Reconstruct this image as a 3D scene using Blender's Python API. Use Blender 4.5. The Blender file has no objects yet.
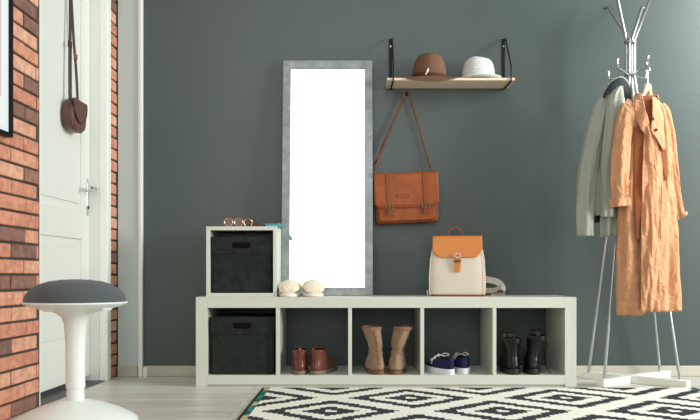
import bpy, bmesh, math, random
from mathutils import Vector, Matrix, noise
R = math.radians
PI = math.pi
random.seed(7)
SC = bpy.context.scene
COL = SC.collection

# ------------------------------------------------------------------ camera
F, CX, CY, D, H = 815.0, 354.0, 275.0, 4.365, 0.543      # focal length (px), vanishing point, distance to back wall, eye height
cam = bpy.data.cameras.new('camera'); camo = bpy.data.objects.new('camera', cam); COL.objects.link(camo)
cam.sensor_width = 36; cam.lens = F / 700 * 36
cam.shift_x = -(CX - 350) / 700; cam.shift_y = (CY - 210) / 700
cam.clip_start = 0.05
camo.location = (0, -D, H); camo.rotation_euler = (R(90), 0, 0)
SC.camera = camo

# ------------------------------------------------------------------ world, lights, exposure
w = bpy.data.worlds.new('world'); SC.world = w; w.use_nodes = True
w.node_tree.nodes['Background'].inputs[0].default_value = (0.93, 1.0, 0.985, 1)
w.node_tree.nodes['Background'].inputs[1].default_value = 0.50
def area(name, loc, target, sx, sy, power, color):
    l = bpy.data.lights.new(name, 'AREA'); l.shape = 'RECTANGLE'; l.size = sx; l.size_y = sy; l.energy = power; l.color = color
    o = bpy.data.objects.new(name, l); COL.objects.link(o); o.location = loc
    o.rotation_euler = (Vector(target) - Vector(loc)).to_track_quat('-Z', 'Y').to_euler()
    return o
area('window_daylight_right', (4.5, -2.6, 1.45), (1.2, 0.0, 1.5), 0.9, 0.9, 155, (1.0, 0.99, 0.97))
area('added_wall_fill', (2.75, -0.85, 2.25), (1.4, -0.1, 1.6), 0.8, 0.9, 58, (0.95, 1.0, 1.0))  # added lamp without a known source, brightens the upper right wall
area('added_rear_softbox', (-0.3, -4.75, 2.5), (-0.3, 0, 2.5), 2.8, 3.4, 60, (0.97, 1.0, 0.985))  # added softbox behind the camera, turns the mirror white and fills the front
SC.view_settings.view_transform = 'Standard'; SC.view_settings.look = 'None'
SC.view_settings.gamma = 1; SC.view_settings.exposure = 0.0; SC.view_settings.use_curve_mapping = False

# ------------------------------------------------------------------ helpers
def P(px, py, d):                       # where pixel (px,py) of the photograph lies at distance d from the camera
    return Vector(((px - CX) * d / F, d - D, H + (CY - py) * d / F))

def srgb(r, g, b):
    f = lambda c: (c / 255 / 12.92) if c <= 10 else ((c / 255 + 0.055) / 1.055) ** 2.4
    return (f(r), f(g), f(b), 1)

def mat(name, col, rough=0.6, metal=0.0, bump=0.0, bscale=60.0, var=0.0, vscale=8.0, sheen=0.0, coat=0.0, spec=0.5, stretch=None):
    m = bpy.data.materials.new(name); m.use_nodes = True
    nt = m.node_tree; b = nt.nodes['Principled BSDF']
    b.inputs['Base Color'].default_value = col; b.inputs['Roughness'].default_value = rough; b.inputs['Metallic'].default_value = metal
    b.inputs['Specular IOR Level'].default_value = spec if rough < 0.8 else min(spec, 0.15)
    if sheen: b.inputs['Sheen Weight'].default_value = sheen
    if coat: b.inputs['Coat Weight'].default_value = coat
    tc = nt.nodes.new('ShaderNodeTexCoord'); mp = nt.nodes.new('ShaderNodeMapping')
    nt.links.new(tc.outputs['Object'], mp.inputs[0])
    if stretch: mp.inputs['Scale'].default_value = stretch
    if var:
        n = nt.nodes.new('ShaderNodeTexNoise'); n.inputs['Scale'].default_value = vscale; n.inputs['Detail'].default_value = 5
        nt.links.new(mp.outputs[0], n.inputs['Vector'])
        r = nt.nodes.new('ShaderNodeValToRGB')
        r.color_ramp.elements[0].position = 0.3; r.color_ramp.elements[1].position = 0.7
        r.color_ramp.elements[0].color = tuple(c * (1 - var) for c in col[:3]) + (1,)
        r.color_ramp.elements[1].color = tuple(min(1, c * (1 + var)) for c in col[:3]) + (1,)
        nt.links.new(n.outputs['Fac'], r.inputs[0]); nt.links.new(r.outputs[0], b.inputs['Base Color'])
    if bump:
        n = nt.nodes.new('ShaderNodeTexNoise'); n.inputs['Scale'].default_value = bscale; n.inputs['Detail'].default_value = 4
        nt.links.new(mp.outputs[0], n.inputs['Vector'])
        bp = nt.nodes.new('ShaderNodeBump'); bp.inputs['Strength'].default_value = bump; bp.inputs['Distance'].default_value = 0.01
        nt.links.new(n.outputs['Fac'], bp.inputs['Height']); nt.links.new(bp.outputs[0], b.inputs['Normal'])
    return m

class MB:
    def __init__(s): s.v = []; s.f = []; s.mi = []; s.cur = 0
    def add(s, vs, fs):
        o = len(s.v); s.v += [Vector(v) for v in vs]; s.f += [tuple(i + o for i in f) for f in fs]; s.mi += [s.cur] * len(fs); return s
    def box(s, x0, x1, y0, y1, z0, z1, xf=None):
        vs = [Vector((x, y, z)) for z in (z0, z1) for y in (y0, y1) for x in (x0, x1)]
        if xf: vs = [xf(*v) for v in vs]
        return s.add(vs, [(0, 2, 3, 1), (4, 5, 7, 6), (0, 1, 5, 4), (2, 6, 7, 3), (0, 4, 6, 2), (1, 3, 7, 5)])
    def loft(s, rings, cap0=True, cap1=True, closed=True):
        n = len(rings[0]); vs = [v for r in rings for v in r]; fs = []
        for i in range(len(rings) - 1):
            for j in range(n if closed else n - 1):
                a, b = i * n + j, i * n + (j + 1) % n
                fs.append((a, b, b + n, a + n))
        if cap0: fs.append(tuple(reversed(range(n))))
        if cap1: fs.append(tuple(range((len(rings) - 1) * n, len(rings) * n)))
        return s.add(vs, fs)
    def tube(s, pts, r, n=8, cap=True, flat=None):
        pts = [Vector(p) for p in pts]; rs = r if isinstance(r, (list, tuple)) else [r] * len(pts)
        rings = []; up = None
        for i, p in enumerate(pts):
            t = (pts[min(i + 1, len(pts) - 1)] - pts[max(i - 1, 0)]).normalized()
            if up is None:
                up = Vector((0, 0, 1)) if abs(t.z) < 0.9 else Vector((0, 1, 0))
            a = t.cross(up).normalized(); b = a.cross(t).normalized(); up = b
            fl = flat or (1, 1)
            rings.append([p + a * (math.cos(k / n * 2 * PI) * rs[i] * fl[0]) + b * (math.sin(k / n * 2 * PI) * rs[i] * fl[1]) for k in range(n)])
        return s.loft(rings, cap, cap)
    def ribbon(s, pts, width, thick, wdir):      # a flat strap along pts, its width along wdir
        pts = [Vector(p) for p in pts]; rings = []
        for i, p in enumerate(pts):
            t = (pts[min(i + 1, len(pts) - 1)] - pts[max(i - 1, 0)]).normalized()
            wv = Vector(wdir) if not callable(wdir) else Vector(wdir(i))
            wv = (wv - t * wv.dot(t)).normalized(); nv = t.cross(wv).normalized()
            a, b = wv * width / 2, nv * thick / 2
            rings.append([p - a - b, p + a - b, p + a + b, p - a + b])
        return s.loft(rings)
    def lathe(s, prof, c=(0, 0, 0), n=32, sx=1, sy=1, cap0=True, cap1=True):
        c = Vector(c)
        return s.loft([[c + Vector((r * sx * math.cos(k / n * 2 * PI), r * sy * math.sin(k / n * 2 * PI), z)) for k in range(n)] for r, z in prof], cap0, cap1)
    def grid(s, fn, nu, nv):
        return s.add([fn(i / nu, j / nv) for j in range(nv + 1) for i in range(nu + 1)],
                     [(j * (nu + 1) + i, j * (nu + 1) + i + 1, (j + 1) * (nu + 1) + i + 1, (j + 1) * (nu + 1) + i) for j in range(nv) for i in range(nu)])
    def prism(s, outline, off):                   # outline: list of 3D points, extruded by vector off
        off = Vector(off); a = [Vector(p) for p in outline]; return s.loft([a, [p + off for p in a]])
    def xf(s, fn): s.v = [Vector(fn(v)) for v in s.v]; return s

def smooth_pts(pts, k=6):                         # Catmull-Rom through pts
    pts = [Vector(p) for p in pts]; out = []
    for i in range(len(pts) - 1):
        p0, p1, p2, p3 = pts[max(i - 1, 0)], pts[i], pts[i + 1], pts[min(i + 2, len(pts) - 1)]
        for j in range(k):
            t = j / k
            out.append(0.5 * ((2 * p1) + (p2 - p0) * t + (2 * p0 - 5 * p1 + 4 * p2 - p3) * t * t + (3 * p1 - p0 - 3 * p2 + p3) * t ** 3))
    return out + [pts[-1]]

def chain(o):
    return (chain(o.parent) if o.parent else Matrix()) @ o.matrix_basis
def obj(name, mb, m, parent=None, bevel=0, sub=0, solid=0, angle=40, world=False, segs=2):
    me = bpy.data.meshes.new(name)
    vs = mb.v
    if parent is not None and world:
        inv = chain(parent).inverted(); vs = [inv @ v for v in vs]
    me.from_pydata([tuple(v) for v in vs], [], mb.f); me.validate()
    bm = bmesh.new(); bm.from_mesh(me); bmesh.ops.recalc_face_normals(bm, faces=bm.faces); bm.to_mesh(me); bm.free()
    for mm in (m if isinstance(m, (list, tuple)) else [m]): me.materials.append(mm)
    for p, i in zip(me.polygons, mb.mi): p.material_index = i; p.use_smooth = True
    me.set_sharp_from_angle(angle=R(angle))
    o = bpy.data.objects.new(name, me); COL.objects.link(o)
    if parent is not None: o.parent = parent
    if solid:
        q = o.modifiers.new('solid', 'SOLIDIFY'); q.thickness = solid; q.offset = 0
    if bevel:
        q = o.modifiers.new('bevel', 'BEVEL'); q.width = bevel; q.segments = segs; q.limit_method = 'ANGLE'; q.angle_limit = R(40)
    if sub:
        q = o.modifiers.new('sub', 'SUBSURF'); q.levels = sub; q.render_levels = sub
    return o

def tag(o, label=None, cat=None, group=None, kind=None):
    if label: o['label'] = label
    if cat: o['category'] = cat
    if group: o['group'] = group
    if kind: o['kind'] = kind
    return o
def thing(name, loc, label, cat, group=None, rot=(0, 0, 0)):
    o = bpy.data.objects.new(name, None); COL.objects.link(o); o.location = loc; o.rotation_euler = rot; o.empty_display_size = 0.05
    o.matrix_basis = Matrix.LocRotScale(Vector(loc), __import__('mathutils').Euler(rot), None)
    return tag(o, label, cat, group)
def struct(name, mb, m, **k):
    return tag(obj(name, mb, m, **k), kind='structure')
def fbm(x, y, z=0, s=1.0): return noise.noise(Vector((x * s, y * s, z * s)))
def lerp(a, b, t): return a + (b - a) * t
def interp(tab, x):                                # piecewise smooth table lookup, rows (x, v1, v2, ...)
    if x <= tab[0][0]: return tab[0][1:]
    for a, b in zip(tab, tab[1:]):
        if x <= b[0]:
            t = (x - a[0]) / (b[0] - a[0]); t = t * t * (3 - 2 * t) * 0.5 + t * 0.5
            return tuple(lerp(p, q, t) for p, q in zip(a[1:], b[1:]))
    return tab[-1][1:]
def sell(a, c, s, e=2.0):                          # superellipse point
    co, si = math.cos(a), math.sin(a)
    return (c * math.copysign(abs(co) ** (2 / e), co), s * math.copysign(abs(si) ** (2 / e), si))

# ------------------------------------------------------------------ materials
M_wall = mat('slate_green_wall_paint', srgb(67, 78, 75), 0.37, bump=0.04, bscale=180, var=0.035, vscale=2.5)
M_pale = mat('pale_grey_paint', srgb(190, 202, 199), 0.55)
M_white = mat('white_laminate', srgb(208, 211, 198), 0.42)
M_whitewood = mat('white_painted_wood', srgb(232, 231, 220), 0.45)
M_door = mat('white_door_paint', srgb(226, 229, 220), 0.4)
M_casing = mat('white_casing_paint', srgb(240, 241, 234), 0.4)
M_plastic = mat('white_matte_plastic', srgb(232, 238, 232), 0.38)
M_cushion = mat('charcoal_seat_fabric', srgb(82, 89, 90), 0.85, bump=0.25, bscale=500, sheen=0.15)
M_felt = mat('charcoal_felt', srgb(40, 46, 44), 0.95, bump=0.4, bscale=260, var=0.25, vscale=35)
M_black = mat('black_hole_shade', srgb(6, 6, 7), 0.9)
M_metalblack = mat('black_metal', srgb(16, 16, 18), 0.5, spec=0.2)
M_steel = mat('brushed_steel', srgb(178, 182, 182), 0.3, metal=1.0)
M_chrome = mat('chrome', srgb(225, 228, 228), 0.12, metal=1.0)
M_gold = mat('gold_metal', srgb(214, 160, 120), 0.25, metal=0.9)
M_brass = mat('aged_brass', srgb(150, 115, 80), 0.35, metal=0.8)
M_lens = mat('dark_brown_lens', srgb(58, 30, 26), 0.1, coat=0.5)
M_shelfwood = mat('pale_pine', srgb(226, 206, 180), 0.55, bump=0.05, var=0.1, vscale=5, stretch=(1, 20, 20))
M_hatbrown = mat('brown_felt', srgb(112, 82, 64), 0.9, bump=0.2, bscale=200)
M_hatband = mat('brown_hat_band', srgb(84, 56, 42), 0.8)
M_hatwhite = mat('white_straw_weave', srgb(216, 219, 215), 0.85, bump=0.9, bscale=170, var=0.08, vscale=60)
M_tan = mat('tan_saddle_leather', srgb(146, 78, 42), 0.45, spec=0.2, bump=0.12, bscale=90, var=0.16, vscale=14)
M_tandark = mat('dark_tan_leather', srgb(120, 66, 40), 0.42, spec=0.25, bump=0.1, bscale=90)
M_strapmid = mat('mid_tan_leather', srgb(134, 70, 38), 0.45, spec=0.2)
M_orange = mat('orange_leather', srgb(208, 130, 66), 0.5, spec=0.3, bump=0.06, bscale=60, var=0.05)
M_canvas = mat('cream_canvas', srgb(220, 209, 191), 0.9, bump=0.2, bscale=350)
M_web = mat('grey_canvas_webbing', srgb(170, 160, 148), 0.9, bump=0.2, bscale=300)
M_bagbrown = mat('chestnut_leather', srgb(92, 56, 46), 0.35, bump=0.15, bscale=80, var=0.25, vscale=20)
M_strapdark = mat('dark_brown_strap', srgb(66, 42, 38), 0.45)
M_bootbrown = mat('reddish_brown_leather', srgb(108, 58, 46), 0.22, bump=0.12, bscale=60, var=0.15, vscale=18, coat=0.15)
M_bootsole = mat('worn_taupe_sole', srgb(128, 108, 98), 0.75)
M_lining = mat('dark_lining', srgb(30, 24, 22), 0.95)
M_ugg = mat('tan_suede', srgb(152, 124, 98), 0.95, bump=0.35, bscale=120, var=0.14, vscale=14, sheen=0.2)
M_uggsole = mat('brown_rubber_sole', srgb(122, 92, 68), 0.8)
M_fleece = mat('fleece_trim', srgb(150, 118, 96), 1.0, bump=0.9, bscale=180, var=0.3, vscale=60)
M_navy = mat('navy_canvas', srgb(34, 40, 74), 0.85, bump=0.2, bscale=300)
M_sneaksole = mat('white_rubber', srgb(228, 230, 232), 0.5)
M_lace = mat('white_lace', srgb(225, 220, 214), 0.85)
M_blackleather = mat('black_leather', srgb(20, 20, 22), 0.3, spec=0.35, bump=0.15, bscale=50)
M_blacksole = mat('black_rubber_sole', srgb(22, 22, 23), 0.55)
M_fluff = mat('cream_fluff', srgb(250, 234, 206), 1.0, bump=0.9, bscale=140, sheen=0.5, var=0.08, vscale=60)
M_slipsole = mat('off_white_slipper_sole', srgb(240, 230, 215), 0.9)
M_jacket = mat('grey_green_cotton', srgb(160, 166, 152), 0.9, bump=0.3, bscale=40, sheen=0.1)
M_jacketlining = mat('dark_slate_lining', srgb(58, 64, 64), 0.9)
M_mirrorglass = mat('mirror_silver', (0.97, 0.97, 0.97, 1), 0.0, metal=1.0)
M_concrete = mat('grey_concrete_effect', srgb(140, 147, 147), 0.7, var=0.24, vscale=22, bump=0.15, bscale=60)
M_hangerwood = mat('pale_hanger_wood', srgb(226, 192, 140), 0.4)
M_teal = mat('teal_paper', srgb(92, 168, 178), 0.6)
M_tealdark = mat('deep_teal_cover', srgb(30, 98, 112), 0.5)
M_red = mat('dark_red_cover', srgb(140, 34, 40), 0.5)
M_dark = mat('black_cover', srgb(34, 34, 36), 0.4)
M_thresh = mat('dark_threshold', srgb(92, 94, 92), 0.7)
M_print = mat('pinkish_print', srgb(208, 188, 192), 0.8, var=0.06, vscale=3)
M_matboard = mat('white_mat_board', srgb(226, 232, 232), 0.8)
M_base = mat('skirting_laminate', srgb(184, 180, 166), 0.5, var=0.05, vscale=6, stretch=(1, 1, 12))

def coat_mat():                                     # crinkled cotton
    m = mat('orange_crinkled_cotton', srgb(208, 152, 112), 0.9, sheen=0.15, var=0.06, vscale=22)
    nt = m.node_tree; b = nt.nodes['Principled BSDF']
    tc = nt.nodes['Texture Coordinate']
    mp = nt.nodes.new('ShaderNodeMapping'); mp.inputs['Scale'].default_value = (1, 1, 0.6); nt.links.new(tc.outputs['Object'], mp.inputs[0])
    n1 = nt.nodes.new('ShaderNodeTexNoise'); n1.inputs['Scale'].default_value = 24; n1.inputs['Detail'].default_value = 6; n1.inputs['Distortion'].default_value = 1.5
    nt.links.new(mp.outputs[0], n1.inputs['Vector'])
    bp = nt.nodes.new('ShaderNodeBump'); bp.inputs['Strength'].default_value = 0.9; bp.inputs['Distance'].default_value = 0.02
    nt.links.new(n1.outputs['Fac'], bp.inputs['Height']); nt.links.new(bp.outputs[0], b.inputs['Normal'])
    return m
M_coat = coat_mat()
M_coatin_shade = mat('rust_lining_and_shade', srgb(140, 84, 54), 0.9, bump=0.3, bscale=50)  # neck lining, also the shade under the lapels as a darker cloth colour

def floor_mat():
    m = bpy.data.materials.new('greige_plank_floor'); m.use_nodes = True; nt = m.node_tree; b = nt.nodes['Principled BSDF']
    tc = nt.nodes.new('ShaderNodeTexCoord')
    br = nt.nodes.new('ShaderNodeTexBrick'); nt.links.new(tc.outputs['Object'], br.inputs['Vector'])
    br.offset = 0.37; br.inputs['Scale'].default_value = 1; br.inputs['Brick Width'].default_value = 1.3; br.inputs['Row Height'].default_value = 0.125
    br.inputs['Mortar Size'].default_value = 0.0016; br.inputs['Mortar Smooth'].default_value = 0.3
    br.inputs['Color1'].default_value = srgb(206, 203, 194); br.inputs['Color2'].default_value = srgb(224, 222, 214); br.inputs['Mortar'].default_value = srgb(130, 118, 106)
    mp = nt.nodes.new('ShaderNodeMapping'); mp.inputs['Scale'].default_value = (1.2, 16, 1); nt.links.new(tc.outputs['Object'], mp.inputs[0])
    n = nt.nodes.new('ShaderNodeTexNoise'); n.inputs['Scale'].default_value = 2.2; n.inputs['Detail'].default_value = 7; n.inputs['Roughness'].default_value = 0.6; n.inputs['Distortion'].default_value = 0.6
    nt.links.new(mp.outputs[0], n.inputs['Vector'])
    r = nt.nodes.new('ShaderNodeValToRGB'); r.color_ramp.elements[0].position = 0.32; r.color_ramp.elements[1].position = 0.66
    r.color_ramp.elements[0].color = (0.74, 0.70, 0.66, 1); r.color_ramp.elements[1].color = (1, 1, 1, 1)
    nt.links.new(n.outputs['Fac'], r.inputs[0])
    mx = nt.nodes.new('ShaderNodeMix'); mx.data_type = 'RGBA'; mx.blend_type = 'MULTIPLY'; mx.inputs['Factor'].default_value = 1
    nt.links.new(br.outputs['Color'], mx.inputs['A']); nt.links.new(r.outputs[0], mx.inputs['B']); nt.links.new(mx.outputs['Result'], b.inputs['Base Color'])
    b.inputs['Roughness'].default_value = 0.36
    return m
M_floor = floor_mat()

def brick_mats():
    m = bpy.data.materials.new('red_brick'); m.use_nodes = True; nt = m.node_tree; b = nt.nodes['Principled BSDF']
    at = nt.nodes.new('ShaderNodeAttribute'); at.attribute_name = 'brick_tone'
    r = nt.nodes.new('ShaderNodeValToRGB'); cr = r.color_ramp
    cr.elements[0].position = 0; cr.elements[0].color = srgb(134, 100, 86)
    cr.elements[1].position = 1; cr.elements[1].color = srgb(232, 178, 148)
    for p, c in ((0.16, (148, 108, 92)), (0.24, (208, 142, 114)), (0.6, (222, 156, 124))):
        e = cr.elements.new(p); e.color = srgb(*c)
    nt.links.new(at.outputs['Fac'], r.inputs[0])
    tc = nt.nodes.new('ShaderNodeTexCoord')
    n = nt.nodes.new('ShaderNodeTexNoise'); n.inputs['Scale'].default_value = 28; n.inputs['Detail'].default_value = 6; n.inputs['Roughness'].default_value = 0.7
    nt.links.new(tc.outputs['Object'], n.inputs['Vector'])
    r2 = nt.nodes.new('ShaderNodeValToRGB'); r2.color_ramp.elements[0].position = 0.34; r2.color_ramp.elements[1].position = 0.68
    r2.color_ramp.elements[0].color = (0.66, 0.62, 0.62, 1); r2.color_ramp.elements[1].color = (1.12, 1.12, 1.15, 1)
    nt.links.new(n.outputs['Fac'], r2.inputs[0])
    mx = nt.nodes.new('ShaderNodeMix'); mx.data_type = 'RGBA'; mx.blend_type = 'MULTIPLY'; mx.inputs['Factor'].default_value = 1
    nt.links.new(r.outputs[0], mx.inputs['A']); nt.links.new(r2.outputs[0], mx.inputs['B']); nt.links.new(mx.outputs['Result'], b.inputs['Base Color'])
    b.inputs['Roughness'].default_value = 0.9
    bp = nt.nodes.new('ShaderNodeBump'); bp.inputs['Strength'].default_value = 0.7; bp.inputs['Distance'].default_value = 0.006
    nt.links.new(n.outputs['Fac'], bp.inputs['Height']); nt.links.new(bp.outputs[0], b.inputs['Normal'])
    return m, mat('dark_mortar', srgb(84, 76, 70), 0.95, bump=0.5, bscale=150, var=0.2, vscale=40)
M_brick, M_mortar = brick_mats()

# ------------------------------------------------------------------ room shell
struct('floor', MB().box(-3.6, 5.2, -6.0, 0.15, -0.1, 0.0), M_floor)
struct('wall_back', MB().box(-3.6, 5.2, 0.0, 0.15, 0.0, 3.2), M_wall)
TH = 0.02
def LW(t, n, z):        # left wall frame: t metres from the back corner towards the camera, n out into the room
    return Vector((-1.27 - TH * t + n, -t - TH * n, z))
T0, T1, T2, T3 = 0.135, 0.195, 0.98, 1.03     # brick | casing | opening | casing | brick
DOORH = 2.06
def bricks():
    mb = MB(); tones = []
    segs = [(0.004, T0, 0, 3.2), (T3, 3.0, 0, 3.2), (T0, T3, DOORH + 0.06, 3.2)]
    for (a, b, z0, z1) in segs:       # mortar body
        mb.cur = 1; mb.box(-b, -(a - 0.03 if a == T3 else a), -0.14, -0.009, z0, z1, lambda x, y, z: LW(-x, y, z)); tones += [0.5] * 6
    ch, bl, jt = 0.0605, 0.232, 0.010
    mb.cur = 0
    rows = int(3.2 / ch)
    for i in range(rows):
        z = i * ch + jt / 2
        off = 0.0 if i % 2 else bl / 2
        off += random.uniform(-0.012, 0.012)
        t = -off
        while t < 3.0:
            a, b = t + jt / 2, t + bl - jt / 2; t += bl
            for (sa, sb, sz0, sz1) in segs:
                lo, hi = max(a, sa), min(b, sb)
                if hi - lo > 0.015 and z + 0.03 > sz0:
                    n = random.uniform(-0.001, 0.003)
                    e = random.uniform(-0.002, 0.002)
                    vs = []
                    bv = 0.003
                    mb.box(lo, hi, -0.03, n - bv, z + e * 0.3, z + ch - jt + e * 0.3, lambda x, y, zz: LW(x, y, zz)); 
                    o = len(mb.v)
                    q = [LW(lo, n - bv, z), LW(hi, n - bv, z), LW(hi, n - bv, z + ch - jt), LW(lo, n - bv, z + ch - jt)]
                    p = [LW(lo + bv, n, z + bv), LW(hi - bv, n, z + bv), LW(hi - bv, n, z + ch - jt - bv), LW(lo + bv, n, z + ch - jt - bv)]
                    mb.add(q + p, [(4, 5, 6, 7), (0, 1, 5, 4), (1, 2, 6, 5), (2, 3, 7, 6), (3, 0, 4, 7)])
                    tn = random.random(); tn = tn * 0.2 if random.random() < 0.10 else 0.25 + 0.75 * tn
                    tones += [tn] * 11
    return mb, tones
mb, tones = bricks()
wl = struct('wall_left', mb, [M_brick, M_mortar], angle=30)
at = wl.data.attributes.new('brick_tone', 'FLOAT', 'FACE')
at.data.foreach_set('value', tones)

# pale painted strip of wall between the brick corner and the green wall, with an edge bead
struct('trim_1', MB().box(-1.262, -1.152, -0.006, 0.001, 0, 3.2), M_pale)
struct('trim_2', MB().box(-1.152, -1.141, -0.016, 0.001, 0, 3.2).box(-1.141, -1.128, -0.024, 0.001, 0, 3.2), M_casing, bevel=0.002)
struct('baseboard_back', MB().box(-1.262, -1.155, -0.022, 0.0, 0, 0.058).box(-1.125, 5.2, -0.016, 0.0, 0, 0.058), M_base, bevel=0.004)
struct('trim_3', MB().box(-1.125, -1.100, -0.026, -0.0165, 0, 0.05), M_whitewood, bevel=0.002)
# door, jambs and casing, recessed in the brick wall
lw = lambda x, y, z: LW(x, y, z)
struct('trim_4', MB().box(T0, T1, -0.03, 0.012, 0, DOORH + 0.06, lw).box(T2, T3, -0.03, -0.012, 0, DOORH + 0.06, lw).box(T1, T2, -0.03, 0.012, DOORH, DOORH + 0.06, lw), M_casing, bevel=0.003)
struct('trim_5', MB().box(T1 - 0.03, T1, -0.135, -0.0305, 0, DOORH, lw).box(T2, T2 + 0.03, -0.135, -0.0305, 0, DOORH, lw).box(T1, T2, -0.135, -0.0305, DOORH, DOORH + 0.03, lw), M_door, bevel=0.002)
struct('trim_6', MB().box(T1, T2, -0.2, 0.0, 0.0005, 0.004, lw), M_thresh)
LN = -0.078
door = struct('door_1', MB().box(T1 + 0.003, T2 - 0.003, LN - 0.04, LN - 0.009, 0.03, DOORH - 0.004, lw)
    .box(T1 + 0.003, T1 + 0.115, LN - 0.01, LN, 0.03, DOORH - 0.004, lw).box(T2 - 0.115, T2 - 0.003, LN - 0.01, LN, 0.03, DOORH - 0.004, lw)
    .box(T1 + 0.115, T2 - 0.115, LN - 0.01, LN, 0.03, 0.21, lw).box(T1 + 0.115, T2 - 0.115, LN - 0.01, LN, 0.72, 0.86, lw).box(T1 + 0.115, T2 - 0.115, LN - 0.01, LN, 1.93, DOORH - 0.004, lw)
    .box(T1 + 0.15, T2 - 0.15, LN - 0.0095, LN - 0.003, 0.245, 0.685, lw).box(T1 + 0.15, T2 - 0.15, LN - 0.0095, LN - 0.003, 0.895, 1.895, lw), M_door, bevel=0.003)
hb = MB()
hp = []
for k in range(20):
    a = k / 20 * 2 * PI; c, s_ = sell(a, 0.017, 0.097, 2.6); hp.append(LW(0.235 + c, LN, 0.935 + s_))
hb.prism(hp, LW(0, 0.006, 0) - LW(0, 0, 0))
plate = obj('door_handle_plate', hb, M_chrome, door, bevel=0.002)
lv = MB(); lv.tube(smooth_pts([LW(0.235, LN + 0.004, 0.975), LW(0.235, LN + 0.045, 0.975), LW(0.25, LN + 0.056, 0.976), LW(0.30, LN + 0.056, 0.977), LW(0.35, LN + 0.052, 0.972)], 5), [0.011] * 5 + [0.009] * 15 + [0.007], 10)
obj('door_handle_lever', lv, M_chrome, door)
obj('keyhole', MB().tube([LW(0.235, LN + 0.005, 0.885), LW(0.235, LN + 0.009, 0.885)], 0.008, 12), M_metalblack, door)

# ------------------------------------------------------------------ rug
def rug_mat():
    m = bpy.data.materials.new('black_cream_diamond_weave'); m.use_nodes = True; nt = m.node_tree; b = nt.nodes['Principled BSDF']; L = nt.links
    tc = nt.nodes.new('ShaderNodeTexCoord'); sp = nt.nodes.new('ShaderNodeSeparateXYZ'); L.new(tc.outputs['Object'], sp.inputs[0])
    def mth(op, a, b_=None, c=None):
        n = nt.nodes.new('ShaderNodeMath'); n.operation = op
        for i, x in enumerate((a, b_, c)):
            if x is None: continue
            if isinstance(x, (int, float)): n.inputs[i].default_value = x
            else: L.new(x, n.inputs[i])
        return n.outputs[0]
    C, HX, HY = 0.0226, 0.3388, 0.345
    qx = mth('MULTIPLY', mth('ADD', mth('FLOOR', mth('DIVIDE', sp.outputs['X'], C)), 0.5), C)
    qy = mth('MULTIPLY', mth('ADD', mth('FLOOR', mth('DIVIDE', sp.outputs['Y'], C * 0.8)), 0.5), C * 0.8)
    u = mth('DIVIDE', mth('SUBTRACT', qx, 0.246), HX); v = mth('DIVIDE', mth('SUBTRACT', qy, 3.555 - D), HY)
    # distance to the nearest diamond centre of either lattice, in the diamond metric
    def metric(u, v):
        a = mth('ABSOLUTE', mth('SUBTRACT', u, mth('MULTIPLY', mth('ROUND', mth('DIVIDE', u, 2.0)), 2.0)))
        c = mth('ABSOLUTE', mth('SUBTRACT', v, mth('MULTIPLY', mth('ROUND', mth('DIVIDE', v, 2.0)), 2.0)))
        return mth('ADD', a, c)
    mm = mth('MINIMUM', metric(u, v), metric(mth('ADD', u, 1.0), mth('ADD', v, 1.0)))
    def band(lo, hi): return mth('MULTIPLY', mth('GREATER_THAN', mm, lo), mth('LESS_THAN', mm, hi))
    bl = mth('ADD', band(0.10, 0.33), band(0.57, 0.80))
    nz = nt.nodes.new('ShaderNodeTexNoise'); nz.inputs['Scale'].default_value = 40; L.new(tc.outputs['Object'], nz.inputs['Vector'])
    rr = nt.nodes.new('ShaderNodeValToRGB'); rr.color_ramp.elements[0].color = srgb(218, 217, 198); rr.color_ramp.elements[1].color = srgb(240, 240, 230)
    L.new(nz.outputs['Fac'], rr.inputs[0])
    mx = nt.nodes.new('ShaderNodeMix'); mx.data_type = 'RGBA'; L.new(bl, mx.inputs['Factor']); L.new(rr.outputs[0], mx.inputs['A']); mx.inputs['B'].default_value = srgb(30, 34, 38)
    L.new(mx.outputs['Result'], b.inputs['Base Color']); b.inputs['Roughness'].default_value = 0.95
    nb = nt.nodes.new('ShaderNodeTexNoise'); nb.inputs['Scale'].default_value = 300; L.new(tc.outputs['Object'], nb.inputs['Vector'])
    bp = nt.nodes.new('ShaderNodeBump'); bp.inputs['Strength'].default_value = 0.3; L.new(nb.outputs['Fac'], bp.inputs['Height']); L.new(bp.outputs[0], b.inputs['Normal'])
    return m
def edge_mat():
    m = mat('teal_tan_edge_binding', srgb(40, 120, 105), 0.9); nt = m.node_tree; b = nt.nodes['Principled BSDF']
    n = nt.nodes.new('ShaderNodeTexNoise'); n.inputs['Scale'].default_value = 6; nt.links.new(nt.nodes['Texture Coordinate'].outputs['Object'], n.inputs['Vector'])
    r = nt.nodes.new('ShaderNodeValToRGB'); r.color_ramp.interpolation = 'CONSTANT'; cr = r.color_ramp
    cr.elements[0].color = srgb(186, 170, 130); cr.elements[1].position = 0.47; cr.elements[1].color = srgb(42, 128, 116)
    e = cr.elements.new(0.56); e.color = srgb(30, 78, 70); e = cr.elements.new(0.62); e.color = srgb(196, 178, 120)
    nt.links.new(n.outputs['Fac'], r.inputs[0]); nt.links.new(r.outputs[0], b.inputs['Base Color'])
    return m
RX0, RX1, RY0, RY1 = -0.435, 1.62, -3.1, -0.485
M_edge = edge_mat()
rug = tag(obj('area_rug', MB().box(RX0 + 0.035, RX1 - 0.035, RY0, RY1, 0.0, 0.007), rug_mat()), 'flatwoven rug with black and cream concentric diamonds on the floor', 'rug')
M_hem = mat('black_hem', srgb(40, 46, 44), 0.95)
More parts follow.
